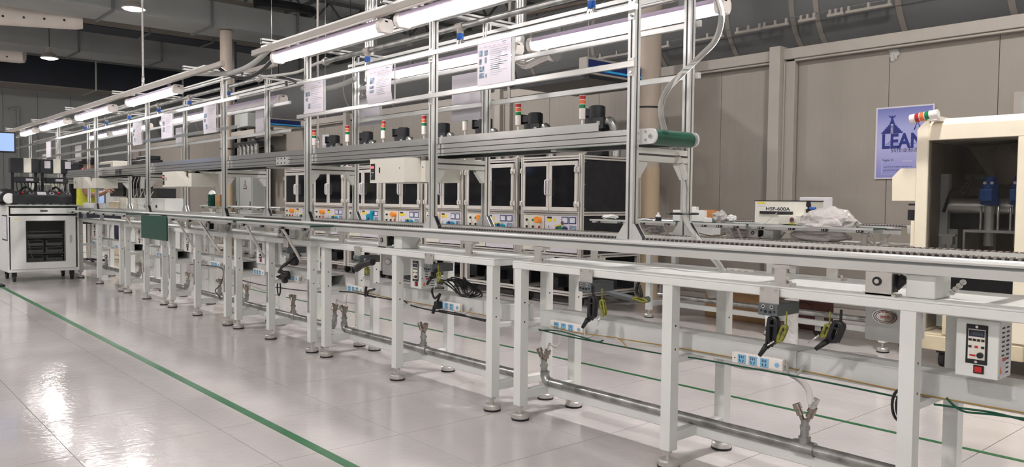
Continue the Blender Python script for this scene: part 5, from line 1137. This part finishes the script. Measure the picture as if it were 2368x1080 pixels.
MB().box(xa+w*.03, xb-w*.03, Yp-.002, Yp, zb_+h*.02, zt_-h*.02).build('print', pm_, t)
Yq = Yp-.002
ic = MB(); cx = px(2063, 300, Yp)
z0_ = P(2063, 309, 1, Yp).z
for j in range(6):
    ww = .115-.017*j; ic.box(cx-ww, cx+ww, Yq-.001, Yq, z0_+.0185*j, z0_+.0185*j+.019)
ic.prism([(cx-.026, z0_+.11), (cx+.026, z0_+.11), (cx+.010, z0_+.165), (cx-.010, z0_+.165)], 'y', Yq-.001, Yq)
ic.prism([(cx-.010, z0_+.165), (cx-.042, z0_+.195), (cx-.034, z0_+.201), (cx, z0_+.176), (cx+.034, z0_+.201), (cx+.042, z0_+.195), (cx+.010, z0_+.165)], 'y', Yq-.0012, Yq)
ic.lathe((cx, Yq, z0_+.188), [(.010, -.001), (.010, 0)], 12, axis='y'); ic.build('pyramid_emblem', M_POSTERI, t)
ld = MB()
for j in range(8): ld.box(cx-.014, cx+.014, Yq-.002, Yq-.001, z0_+.0135*j+.003, z0_+.0135*j+.009)
ld.build('ladder', M_PRINTL, t)
x0_ = px(2040, 330, Yp); x1_ = px(2111, 330, Yp); zc = P(2075, 328, 1, Yp).z
text('LEAN', .165, M_POSTERI, ((x0_+x1_)/2+.055, Yq, P(2075, 326, 1, Yp).z), t, 'heading', width=(x1_-x0_)*4/3, bold=.035)
MB().prism([(x0_+.02, zc-.03), (x1_+.1, zc-.03), (x1_+.11, zc-.015), (x0_+.03, zc-.015)], 'y', Yq-.0005, Yq).prism([(x0_+.05, zc-.02), (x0_+.10, zc+.03), (x0_+.12, zc+.03), (x0_+.075, zc-.02)], 'y', Yq-.0006, Yq).build('ghost_stroke', M_POSTERS, t)
c5 = P(2090, 347, 1, Yp); text('5S\u4f5c\u4e1a\u6807\u51c6\u5316', .05, M_INK, (c5.x+.045, Yq, c5.z), t, 'subheading', width=.36)
c5 = P(2054, 371, 1, Yp); text('Reglas 5S', .030, M_INK, (c5.x, Yq, c5.z), t, 'small_heading', width=.115)
c5 = P(2076, 384, 1, Yp); text('Las 5S y el trabajo est\u00e1ndar son', .022, M_INK, (c5.x+.005, Yq, c5.z-.008), t, 'text_line', width=.30)
c5 = P(2065, 391, 1, Yp); text('garant\u00eda de la producci\u00f3n', .022, M_INK, (c5.x+.02, Yq, c5.z-.012), t, 'text_line', width=.24)
MB().box(px(2039, 380, Yp), px(2040, 380, Yp), Yq-.001, Yq, P(2040, 402, 1, Yp).z, P(2040, 372, 1, Yp).z).box(px(2039, 380, Yp), xb-.06, Yq-.001, Yq, P(2040, 403, 1, Yp).z, P(2040, 402.3, 1, Yp).z).build('frame_line', M_PAPER, t)
c5 = P(2098, 372, 1, Yp); text('>>>>>', .02, M_PAPER, (c5.x, Yq, c5.z), t, 'arrows', width=.1)
mb = MB(); xn = px(2115, 290, Yp); zn = P(2115, 300, 1, Yp).z; mb.tube([(xn, Yq, zn), (xn+.03, Yq, zn+.09), (xn+.07, Yq, zn)], .006, 4).tube([(xn+.02, Yq, zn+.13), (xn+.08, Yq, zn+.17)], .006, 4); mb.build('line_drawing', M_POSTERI, t)
dr = MB().box(px(2344, 250, 8.88), -.9, 8.86, 8.895, .09, P(2346, 213, 1, 8.87).z).build('door_1', M_WALLT, bevel=.006); struct(dr)
MB().box(px(2362, 250, 8.86), -1.0, 8.855, 8.86, .9, P(2364, 224, 1, 8.86).z).build('vision_frame', M_LGREY, dr)
t = tag(blob('torn clear tape on the panel wall under the top beam', (px(2068, 120, 8.89), 8.89, P(2068, 120, 1, 8.89).z), (.05, .012, .09), M_WRAP, .5, 'tape', 31, nm_='clear_tape'), 'torn clear tape on the panel wall under the top beam', 'tape')
t = thing('notice', 'small grey notice on the panel wall behind the signal towers', 'notice', (px(753, 328, 8.89), 8.89, 1.9)); q = P(753, 328, 1, 8.885)
MB().box(q.x-.16, q.x+.16, 8.885, 8.89, q.z-.17, q.z+.17).build('sheet', M_PRINTL, t); MB().box(q.x-.15, q.x+.15, 8.883, 8.885, q.z-.15, q.z-.07).build('dark_strip', M_PRINT, t)
# ================================================================== FAR LEFT: cabinet on castors, test rigs, operator
t = thing('equipment_cabinet', 'white cabinet on black castors with a dark window in its door', 'cabinet', (-13.67, 2.55, 0))
XF, XBk, ya, yb = -13.67, -14.45, 2.085, 3.035; zb_, zt_ = .145, 1.135
MB().box(XBk, XF, ya, ya+.02, zb_, zt_).box(XBk, XF, yb-.02, yb, zb_, zt_).box(XBk, XBk+.02, ya+.02, yb-.02, zb_, zt_).box(XBk, XF, ya+.02, yb-.02, zb_, zb_+.03).box(XBk, XF, ya+.02, yb-.02, zt_-.16, zt_-.145).box(XF-.02, XF, ya+.02, yb-.02, zb_+.03, zb_+.045).build('carcass', M_WHITE, t, bevel=.003)
MB().box(XBk-.02, XF+.015, ya-.02, yb+.02, zt_, zt_+.022).build('top', M_LGREY, t, bevel=.006)
d = MB().box(XF-.015, XF+.006, ya+.04, yb-.05, zt_-.115, zt_-.025).build('drawer', M_WHITE, t, bevel=.003)
MB().prism([(ya+.415, zt_-.07), (ya+.43, zt_-.06), (ya+.515, zt_-.06), (ya+.53, zt_-.07), (ya+.515, zt_-.08), (ya+.43, zt_-.08)], 'x', XF+.006, XF+.010).build('pull', M_BLACK, d)
wy0, wy1, wz0, wz1 = ya+.245, ya+.745, zb_+.16, zt_-.23
dz0, dz1 = zb_+.045, zt_-.15; dy0, dy1 = ya+.035, yb-.05
dr = MB().box(XF-.012, XF+.008, dy0, wy0, dz0, dz1).box(XF-.012, XF+.008, wy1, dy1, dz0, dz1).box(XF-.012, XF+.008, wy0, wy1, dz0, wz0).box(XF-.012, XF+.008, wy0, wy1, wz1, dz1).build('door', M_WHITE, t)
MB().box(XF-.006, XF-.002, wy0, wy1, wz0, wz1).build('window', M_PORTW, dr)
MB().box(XF+.008, XF+.012, wy0-.012, wy1+.012, wz1, wz1+.012).box(XF+.008, XF+.012, wy0-.012, wy1+.012, wz0-.012, wz0).box(XF+.008, XF+.012, wy0-.012, wy0, wz0, wz1).box(XF+.008, XF+.012, wy1, wy1+.012, wz0, wz1).build('window_seal', M_RUBBER, dr)
MB().box(XF+.008, XF+.016, yb-.135, yb-.105, .58, .69).box(XF+.016, XF+.02, yb-.128, yb-.112, .60, .64).build('latch', M_STEEL, dr)
MB().box(XF+.008, XF+.0095, ya+.085, ya+.15, zt_-.20, zt_-.19).build('yellow_label', M_YELLOW, dr)
for z in (.42, .66):
    MB().box(XBk+.05, XF-.05, ya+.03, yb-.03, z-.008, z).build('shelf', M_LGREY, t)
for (y, z, l, w_) in ((ya+.26, .19, .22, .2), (ya+.52, .19, .22, .2), (ya+.26, .30, .22, .2), (ya+.52, .30, .22, .2), (ya+.26, .425, .22, .2), (ya+.52, .425, .22, .2), (ya+.26, .53, .22, .2), (ya+.52, .53, .22, .2), (ya+.26, .665, .48, .2)):
    o = thing('instrument', 'grey bench instrument behind the cabinet window', 'instrument', (XF-.3, y, z), 'instruments behind the cabinet window')
    b_ = MB().box(XF-.38, XF-.10, y, y+l, z, z+.085).build('case', M_LGREY, o, bevel=.004)
    MB().box(XF-.10, XF-.094, y+.01, y+l-.01, z+.045, z+.078).build('front_plate', M_BLACK, o)
    mb = MB()
    for k in range(8): mb.box(XF-.10, XF-.094, y+.012+k*(l-.024)/8, y+.012+(k+.6)*(l-.024)/8, z+.012, z+.036)
    mb.build('sockets', M_LGREY, o)
MB().tube(spline([(XF-.05, ya+.27, .62), (XF-.05, ya+.29, .5), (XF-.05, ya+.33, .35), (XF-.06, ya+.42, .25)], 6), .006, 6).build('grey_cord', M_GHOSE, t)
for x in (XF-.09, XBk+.09):
    for y in (ya+.09, yb-.09):
        MB().cyl((x, y-.018, .055), (x, y+.018, .055), .055, n=18).box(x-.04, x+.03, y-.03, y+.03, .075, .145, 1).build('castor', [M_RUBBER, M_BLACK], t)
t2 = MB().box(XBk+.35, XF-.01, ya-.006, ya-.001, .62, 1.0).box(XBk+.37, XF-.03, ya-.008, ya-.006, .64, .98, 1).build('notice_plate', [M_BLKMET, M_PRINTL]); tag(t2, 'black framed sheet on the left side of the white cabinet', 'notice')
# test fixture on the cabinet
def fixture(lab, x, y0, y1, z, ny=2):
    t = thing('test_fixture', lab, 'test rig', (x, y0, z)); L = y1-y0
    MB().prism([(x, z+.012), (x, z+.135), (x-.10, z+.205), (x-.55, z+.205), (x-.55, z+.012)], 'y', y0, y1).build('base', M_BLKMET, t, bevel=.004)
    for xx in (x-.05, x-.5):
        for k in range(4): MB().cyl((xx, y0+L*(.06+.29*k), z), (xx, y0+L*(.06+.29*k), z+.012), .018, n=10).build('rubber_foot', M_RUBBER, t)
    sl = Vector((.07, 0, .10)).normalized()
    for i, u in enumerate((.07, .17, .32, .66, .78, .94)):
        q = Vector((x-.05, y0+L*u, z+.170))
        if i in (1, 4): MB().cyl(q, q+sl*.022, .018, n=14).build('push_button', M_RED, t)
        else: MB().cyl(q, q+sl*.006, .034, n=18).cyl(q+sl*.006, q+sl*.012, .018, n=14, mi=1).build('round_switch', [M_ALUB, M_BLACK], t)
    q = Vector((x-.05, y0+L*.49, z+.171)); MB().cb(q, (.075, L*.15, .006), rot=Matrix.Rotation(.61, 3, 'Y')).build('label_plate', M_PAPER, t)
    for i in range(ny):
        a = y0+L*(.03+.5*i); b_ = a+L*.44
        for yy in (a+.02, b_-.02): MB().box(x-.30, x-.26, yy-.018, yy+.018, z+.145, z+.62).build('mast', M_BLKMET, t)
        MB().box(x-.26, x-.12, a+.04, b_-.0, z+.33, z+.42).build('press_head', M_BLKMET, t, bevel=.008)
        MB().box(x-.12, x-.117, a+.17, a+.27, z+.36, z+.395).build('label', M_PAPER, t)
        k = MB().box(x-.34, x-.16, a-.02, b_+.0, z+.48, z+.70).build('cylinder_block', M_BLKMET, t, bevel=.006)
        MB().box(x-.16, x-.155, a+.15, a+.25, z+.485, z+.705).build('ivory_plate', M_IVORY, k)
        if i == 1:
            for u in (.03, .31): MB().box(x-.155, x-.15, a+u, a+u+.08, z+.56, z+.67).build('white_label', M_PAPER, k)
        mb = MB()
        for j in range(7):
            yy = a+.06+.05*j; mb.tube(spline([(x-.2, yy, z+.34), (x-.18, yy+.02*math.sin(j), z+.26), (x-.2, yy+.03*math.cos(j*2), z+.15)], 5), .007, 6)
        mb.build('leads', M_GHOSE if i else M_BLACK, t)
        MB().tube(spline([(x-.22, a+.1, z+.2), (x-.16, a+.18, z+.27), (x-.16, a+.26, z+.2), (x-.2, a+.3, z+.16)], 6), .016, 8).build('thick_lead', M_BLACK, t)
    return t
fixture('black twin press fixture standing on the white cabinet', XF-.02, 2.16, 2.95, 1.158)
t = thing('lamp_cowl', 'black rounded cowl with a white disc left of the twin press fixture', 'machine cover', (-13.8, 2.05, 1.158))
MB().lathe((-13.9, 2.10, 1.27), [(.10, -.16), (.13, -.10), (.13, .10), (.09, .18)], 20, axis='x').build('shell', M_BLACK, t); MB().lathe((-13.73, 2.12, 1.25), [(.085, 0), (.07, .025)], 18, axis='x').build('disc', M_FOAM, t)
MB().box(-14.1, -13.75, 2.0, 2.2, 1.158, 1.18).build('foot', M_BLACK, t)
# monitor on a pole
t = thing('monitor', 'flat monitor with a pale blue screen at the left edge', 'monitor', (-13.2, 1.9, 1.9))
A, B = P(36, 306, 0, -13.2), P(36, 354, 0, -13.2)
MB().box(-13.25, -13.2, 1.55, A.y, B.z, A.z).build('casing', M_BLACK, t, bevel=.006)
s = MB().box(-13.2, -13.197, 1.58, A.y-.02, B.z+.025, A.z-.02).build('screen', M_SCREEN, t)
mb = MB()
for j in range(9): mb.box(-13.197, -13.196, 1.75, A.y-.05-.01*(j*7 % 5), A.z-.06-.022*j, A.z-.055-.022*j)
mb.box(-13.197, -13.196, 1.6, A.y-.02, A.z-.045, A.z-.02); mb.build('window_lines', M_SCREEN, s)
MB().box(-13.29, -13.25, 1.78, 1.84, 0, B.z+.15).build('pole', M_BROWN, t); MB().box(-13.4, -13.1, 1.66, 1.96, 0, .03).build('pole_base', M_BLKMET, t)
# small white parts box at the back of the cabinet
carton('white cardboard box between the white cabinet and the conveyor', -13.66, -13.2, 3.09, 3.3, 1.11, 1.19, M_FOAM)
# far test rigs on white housings along the second line
def rig_box(lab, x, y, w, d, z0, z1):
    t = thing('white_housing', lab, 'machine cover', (x, y, z0)); MB().box(x-w/2+.05, x+w/2-.05, y+.03, y+d-.03, 0, z0).build('pedestal', M_WHITE, t)
    MB().box(x-w/2, x+w/2, y, y+d, z0, z1).build('case', M_WHITE, t, bevel=.01)
    MB().prism([(x+w*.25+.05*math.cos(a), (z0+z1)/2+.035+.03*math.sin(a)) for a in [2*math.pi*j/16 for j in range(16)]], 'y', y-.002, y).build('cable_port', M_BLACK, t)
    MB().prism([(x-w*.1+.06*math.cos(a), (z0+z1)/2+.035+.03*math.sin(a)) for a in [2*math.pi*j/16 for j in range(16)]], 'y', y-.002, y).build('cable_port', M_BLACK, t)
    mb = MB()
    for j in range(4):
        xx = x-w*.3+j*w*.16; mb.tube(spline([(xx, y-.01, z1+.12), (xx-.03, y-.05, z1+.02), (xx-.08+.05*j, y-.06, z1-.08), (x-w*.08, y-.02, (z0+z1)/2+.03)], 6), .008, 6)
    mb.build('leads', M_GHOSE, t)
X0_, Y0_ = px(342, 470, 4.6), 4.6
rig_box('white housing with cable ports, behind the second post pair', px(342, 470, 4.6), 4.6, px(379, 470, 4.6)-px(303, 470, 4.6), .4, .9, P(340, 458, 1, 4.6).z)
zz = P(340, 458, 1, 4.6).z
t = thing('test_fixture', 'black wired test fixture on the white housing behind the second post pair', 'test rig', (px(330, 440, 4.6), 4.6, zz))
xa, xb = px(262, 440, 4.65), px(368, 440, 4.65); L = xb-xa
MB().box(xa+L*.35, xb, 4.62, 4.95, zz, zz+.18).build('base', M_BLKMET, t, bevel=.006); MB().box(xa+L*.4, xa+L*.82, 4.66, 4.92, zz+.42, zz+.56).build('head', M_BLKMET, t, bevel=.006)
for u in (.42, .55, .68, .8): MB().cyl((xa+L*u, 4.7, zz+.18), (xa+L*u, 4.7, zz+.44), .018, n=8).build('rod', M_BLKMET, t)
mb = MB()
for j in range(6):
    xx = xa+L*(.4+.07*j); mb.tube(spline([(xx, 4.64, zz+.4), (xx+.012, 4.6, zz+.3), (xx-.01, 4.6, zz+.2), (xx+.03*(j-2), 4.6, zz+.02)], 6), .006, 6)
mb.build('leads', M_GHOSE, t)
MB().box(xa+.05, xa+L*.3, 4.6, 4.9, zz+.06, zz+.50).lathe((xa+L*.1, 4.62, zz+.3), [(.16, -.05), (.20, .0), (.18, .15)], 16, axis='y').box(xa+.02, xa+L*.33, 4.58, 4.8, zz+.02, zz+.16).build('camera_unit', M_BLACK, t, bevel=.01)
xx, Y_ = px(252, 440, 5.2), 5.2
t = thing('inspection_machine', 'white inspection machine with a sloping hood and a tall narrow screen', 'machine', (xx, Y_, 0))
xa, xb = px(230, 440, Y_), px(262, 440, Y_); zt_ = P(250, 415, 1, Y_).z
MB().prism([(xa, .05), (xb, .05), (xb+.35, 1.2), (xb+.75, zt_+.15), (xb-.1, zt_+.15), (xa, 1.3)], 'y', Y_, Y_+.7).build('body', M_WHITE, t, bevel=.02)
MB().box(px(231, 440, Y_), px(239, 440, Y_), Y_-.02, Y_, P(235, 471, 1, Y_).z, P(235, 441, 1, Y_).z).build('screen', M_SCREEN, t)
MB().box(px(242, 440, Y_), px(244, 440, Y_), Y_-.01, Y_, P(243, 472, 1, Y_).z, P(243, 450, 1, Y_).z).build('switch_strip', M_BLKMET, t)
xa, xb = px(229, 385, 5.6), px(262, 385, 5.6); za, zb_ = P(245, 389, 1, 5.6).z, P(245, 373, 1, 5.6).z
t = thing('scanner', 'cream box with a grey window above the belt, left of the second post pair', 'machine', (xa, 5.6, 0))
MB().box(xa, xb, 5.6, 6.0, za-.1, zb_).box(xa+.1, xb-.1, 5.75, 5.85, 0, za-.1).build('body', M_IVORY, t, bevel=.03); MB().box(xa+.05, xb-.25, 5.59, 5.6, za, zb_-.08).build('window', M_DKGREY, t)
def block_machine(lab, a, c, Y_, ytop, ybot, m_, extra=None):
    xa, xb = px(a, 400, Y_), px(c, 400, Y_); zt_, zl = P(a, ytop, 1, Y_).z, P(a, ybot, 1, Y_).z
    t = thing('test_fixture', lab, 'test rig', ((xa+xb)/2, Y_, zl)); w = xb-xa; h = zt_-zl
    MB().box(xa, xb, Y_, Y_+.4, zl, zl+h*.55).build('lower_block', m_, t, bevel=.015); MB().box(xa+w*.55, xb, Y_+.05, Y_+.35, zl+h*.55, zt_).build('upper_block', m_, t, bevel=.015); MB().box(xa+w*.05, xa+w*.2, Y_+.05, Y_+.35, zl+h*.55, zl+h*.85).build('side_block', m_, t, bevel=.01)
    MB().box(xa+w*.2, xa+w*.28, Y_+.1, Y_+.3, 0, zl).box(xa+w*.7, xa+w*.78, Y_+.1, Y_+.3, 0, zl).build('stand', M_BLKMET, t)
block_machine('black machine head showing above the belt, behind the second post pair', 280, 338, 6.1, 366, 384, M_BLKMET)
block_machine('black machine arm above the belt, right of the twin press fixture', 143, 181, 5.4, 379, 397, M_BLKMET)
t = tag(MB().box(px(186, 390, 5.0)-.05, px(186, 390, 5.0)+.05, 5.0, 5.1, 0, P(190, 394, 1, 5.0).z).lathe((px(190, 390, 5.0), 5.05, P(190, 394, 1, 5.0).z), [(.06, 0), (.06, .05)], 12, 1).lathe((px(190, 390, 5.0), 5.05, P(190, 394, 1, 5.0).z+.05), [(.05, 0), (.04, .05)], 12, 2).build('beacon', [M_IVORY, M_REDLED, M_BLACK]), 'small red beacon lit above the belt at the far left', 'lamp')
# boxes and machinery near the line middle
carton('beige flat-pack carton under the inspection machine screen', px(252, 470, 4.9), px(272, 470, 4.9), 4.9, 5.3, .002, P(260, 466, 1, 4.9).z, M_CREAMD)
carton('pale machine block with a dark opening beside the beige carton', px(276, 470, 4.4), px(292, 470, 4.4), 4.4, 4.7, .002, P(284, 459, 1, 4.4).z, M_IVORY, open_=False)
# electrical cabinets at the partition
for i, (a, c, lab, zr) in enumerate(((500, 551, 'pale grey double electrical cabinet with warning triangles, left one at the panel wall', 1.0), (555, 603, 'pale grey electrical cabinet with a warning triangle, right one at the panel wall', 1.0))):
    Y_ = 8.25; xa, xb = px(a, 440, Y_), px(c-(20 if i else 0), 440, Y_); zt_ = 2.35
    t = thing('electrical_cabinet', lab, 'cabinet', ((xa+xb)/2, Y_, 0))
    MB().box(xa, xb, Y_, 8.7, .18 if not i else P(575, 474, 1, Y_).z-.9, zt_).box(xa+.02, xb-.02, Y_+.03, 8.68, 0, .25).build('body', M_LGREY, t, bevel=.01)
    n = 2 if not i else 1
    for j in range(n):
        u0, u1 = xa+(xb-xa)*j/n+.02, xa+(xb-xa)*(j+1)/n-.02
        d = MB().box(u0, u1, Y_-.02, Y_, .3, zt_-.05).build('door', M_LGREY, t, bevel=.006); cx = (u0+u1)/2; zz = (1.28, 1.62)[i]
        MB().prism([(cx-.11, zz-.1), (cx+.11, zz-.1), (cx, zz+.13)], 'y', Y_-.026, Y_-.02).build('warning_triangle', M_CARDR, d); MB().prism([(cx-.075, zz-.08), (cx+.075, zz-.08), (cx, zz+.085)], 'y', Y_-.03, Y_-.026).build('triangle_field', M_LGREY, d); MB().box(cx-.012, cx+.012, Y_-.032, Y_-.03, zz-.06, zz+.03).build('bolt_mark', M_CARDR, d)
        MB().box(u1-.06, u1-.03, Y_-.03, Y_-.02, 1.0, 1.2).build('handle', M_BLACK, d)
t = thing('tool_caddy', 'dark green insulated jug and cardboard scraps on the far flap table', 'jug', (px(486, 470, 6.7), 6.7, 1.092))
q = px(487, 470, 6.7); MB().lathe((q, 6.75, 1.092), [(.10, 0), (.11, .05), (.11, .26), (.09, .28)], 18).build('jug', M_ESD, t)
carton('brown carton scrap beside the dark green jug', px(495, 470, 6.7), px(506, 470, 6.7), 6.72, 6.85, 1.092, 1.36, M_CARD)
t = tag(MB().lathe((px(487, 470, 7.0), 7.02, 1.2), [(.26, 0), (.26, .04)], 24, axis='y').box(px(487, 470, 7.0)-.26, px(487, 470, 7.0)+.35, 7.02, 7.06, 1.092, 1.2).build('white_board', M_FOAM), 'white round-topped board behind the dark green jug', 'board')
xa = px(560, 300, 8.3)
t = thing('air_handler', 'grey ventilation box on a white shelf behind the far gantry end', 'machine', (xa, 8.2, 2.9))
MB().box(px(560, 300, 8.3), px(590, 300, 8.3), 8.1, 8.7, P(575, 293, 1, 8.2).z, P(575, 262, 1, 8.2).z).build('box', M_LGREY, t, bevel=.01); MB().box(px(556, 300, 8.3), px(610, 300, 8.3), 8.05, 8.8, P(575, 315, 1, 8.2).z, P(575, 303, 1, 8.2).z).build('shelf', M_WALLT, t)
tag(MB().box(px(538, 300, 8.3), px(543, 300, 8.3), 8.3, 8.36, 0, 5.4).build('post', M_BLKMET), 'thin black post right behind the far pinkish column', 'post')
t = thing('valve_rack', 'black valve rack with hanging hoses low behind the far gantry end', 'machine', (px(575, 345, 8.1), 8.1, 2.2))
za, zb_ = P(575, 358, 1, 8.1).z, P(575, 342, 1, 8.1).z
MB().tube(spline([(px(538, 300, 8.1), 8.4, zb_+1.2), (px(538, 330, 8.1), 8.4, zb_+.4), (px(545, 350, 8.1), 8.4, za+.1), (px(600, 350, 8.1), 8.4, za+.15)], 6), .09, 10).build('hose_loop', M_BLACK, t); MB().box(px(550, 345, 8.1), px(600, 345, 8.1), 8.0, 8.3, za+.2, zb_+.15).build('rack', M_BLKMET, t, bevel=.02)
for j in range(5): MB().cyl((px(562+9*j, 350, 8.1), 8.05, za-.05), (px(562+9*j, 350, 8.1), 8.05, za+.25), .06, n=10).build('canister', M_GALV, t)
qa = P(42, 255, 0, -38.3)
tag(MB().cyl((qa.x, qa.y, 0), (qa.x, qa.y, qa.z), .05, n=8).tube(spline([qa, P(40, 250, 0, -38.3), P(20, 254, 0, -38.3)], 5), .05, 8).build('conduit', M_LGREY), 'thin grey conduit bending on the far wall at the left', 'conduit')
# operator: one continuous skinned body with clothes
def skin_mesh(name, verts, edges, radii, m_, parent, levels=2):
    me = bpy.data.meshes.new(name); me.from_pydata([Vector(v) for v in verts], edges, [])
    o = bpy.data.objects.new(name, me); COL.objects.link(o)
    sk = o.modifiers.new('skin', 'SKIN')
    for v, r in zip(me.skin_vertices[0].data, radii): v.radius = (r, r) if not isinstance(r, tuple) else r
    me.skin_vertices[0].data[0].use_root = True
    sub = o.modifiers.new('sub', 'SUBSURF'); sub.levels = levels
    bpy.context.view_layer.update()
    m2 = bpy.data.meshes.new_from_object(o.evaluated_get(bpy.context.evaluated_depsgraph_get())); bpy.data.objects.remove(o); m2.name = name
    m2.materials.clear(); m2.materials.append(m_); m2.polygons.foreach_set('use_smooth', [True]*len(m2.polygons))
    o = bpy.data.objects.new(name, m2); COL.objects.link(o); o.parent = parent; return o
pt = thing('person', 'person in a yellow shirt seated at the line, half hidden behind posts', 'person', (-17.0, 3.90, .26)); pt.scale = (1.12,)*3; pt.rotation_euler = (0, 0, math.radians(-25))
V = [(0, 0, .52), (0, .01, .70), (0, .02, .88), (0, .02, 1.0), (0, .03, 1.07), (0, .04, 1.16), (0, .05, 1.26),
     (-.17, .02, .98), (-.22, .05, .78), (-.17, .19, .80), (-.10, .26, .86), (.17, .02, .98), (.22, .05, .78), (.16, .20, .78), (.06, .27, .83),
     (-.09, .06, .50), (-.13, .44, .50), (-.13, .45, .10), (-.13, .56, .035), (.09, .06, .50), (.13, .44, .50), (.13, .45, .10), (.13, .56, .035)]
Ed = [(0, 1), (1, 2), (2, 3), (3, 4), (4, 5), (5, 6), (3, 7), (7, 8), (8, 9), (9, 10), (3, 11), (11, 12), (12, 13), (13, 14), (0, 15), (15, 16), (16, 17), (17, 18), (0, 19), (19, 20), (20, 21), (21, 22)]
Rd = [(.14, .11), (.13, .10), (.15, .11), (.12, .09), .05, .085, .075, .065, .045, .035, .03, .065, .045, .035, .03, .085, .06, .042, .035, .085, .06, .042, .035]
skin_mesh('body', V, Ed, Rd, M_SKIN, pt)
sh = [0, 1, 2, 3, 7, 8, 11, 12]; mp_ = {v: i for i, v in enumerate(sh)}
Vs = [Vector(V[i]) for i in sh]; Vs[5] = Vector((-.215, .045, .83)); Vs[7] = Vector((.215, .045, .83))
so = skin_mesh('shirt', Vs, [(mp_[a], mp_[b_]) for a, b_ in Ed if a in mp_ and b_ in mp_], [(.175, .145), (.165, .135), (.185, .145), (.14, .115), .085, .075, .085, .075], M_YSHIRT, pt)
tr_ = [0, 15, 16, 17, 19, 20, 21]; mp_ = {v: i for i, v in enumerate(tr_)}
skin_mesh('trousers', [V[i] for i in tr_], [(mp_[a], mp_[b_]) for a, b_ in Ed if a in mp_ and b_ in mp_], [(.16, .13), .105, .08, .06, .105, .08, .06], M_TROUSER, pt)
def local(mb, name, m_, par):
    o = mb.build(name, m_); o.data.transform(Matrix.Scale(1/U, 4)); o.parent = par; return o
bm_ = MB().lathe((0, .03, 1.255), [(.105, -.04), (.112, 0), (.10, .05), (.06, .09), (.01, .105)], 18); local(bm_, 'hair', M_HAIR, pt)
fm_ = MB(); fm_.lathe((-.032, .132, 1.225), [(.011, -.004), (.011, .004)], 10, axis='y').lathe((.032, .132, 1.225), [(.011, -.004), (.011, .004)], 10, axis='y').box(-.022, .022, .128, .136, 1.155, 1.163); local(fm_, 'eyes_and_mouth', M_HAIR, pt)
local(MB().cyl((0, .13, 1.215), (0, .158, 1.185), .009, .015, n=8), 'nose', M_SKIN, pt)
for sx in (-1, 1):
    local(MB().lathe((sx*.088, .045, 1.21), [(.008, -.012), (.028, 0), (.008, .012)], 10, axis='x'), 'ear', M_SKIN, pt)
    for j in range(5):
        a = Vector((sx*(.10 if sx < 0 else .06)+(-.02+.013*j if j < 4 else .03*sx), .275 if j < 4 else .255, .86 if sx < 0 else .83)); L_ = (.07, .08, .075, .06, .045)[j]
        local(MB().tube(spline([a, a+Vector((0, L_*.6, .004)), a+Vector((0, L_, -.02))], 4), .0085, 7), 'finger' if j < 4 else 'thumb', M_SKIN, pt)
local(MB().lathe((.0, .165, .93), [(.03, -.012), (.03, .012)], 14, axis='y'), 'emblem', M_BLACK, pt)
t = thing('stool', 'black stool under the seated person', 'stool', (-17, 3.98, 0)); MB().lathe((-17, 3.90, .76), [(.20, 0), (.21, .03), (.20, .06)], 20).build('seat', M_BLACK, t); MB().cyl((-17, 3.95, .06), (-17, 3.95, .76), .03, n=10).build('column', M_CHROME, t)
for k in range(5):
    a = 2*math.pi*k/5; MB().tube([(-17, 3.95, .07), (-17+.28*math.cos(a), 3.95+.28*math.sin(a), .03)], .022, 8).build('leg', M_BLACK, t)
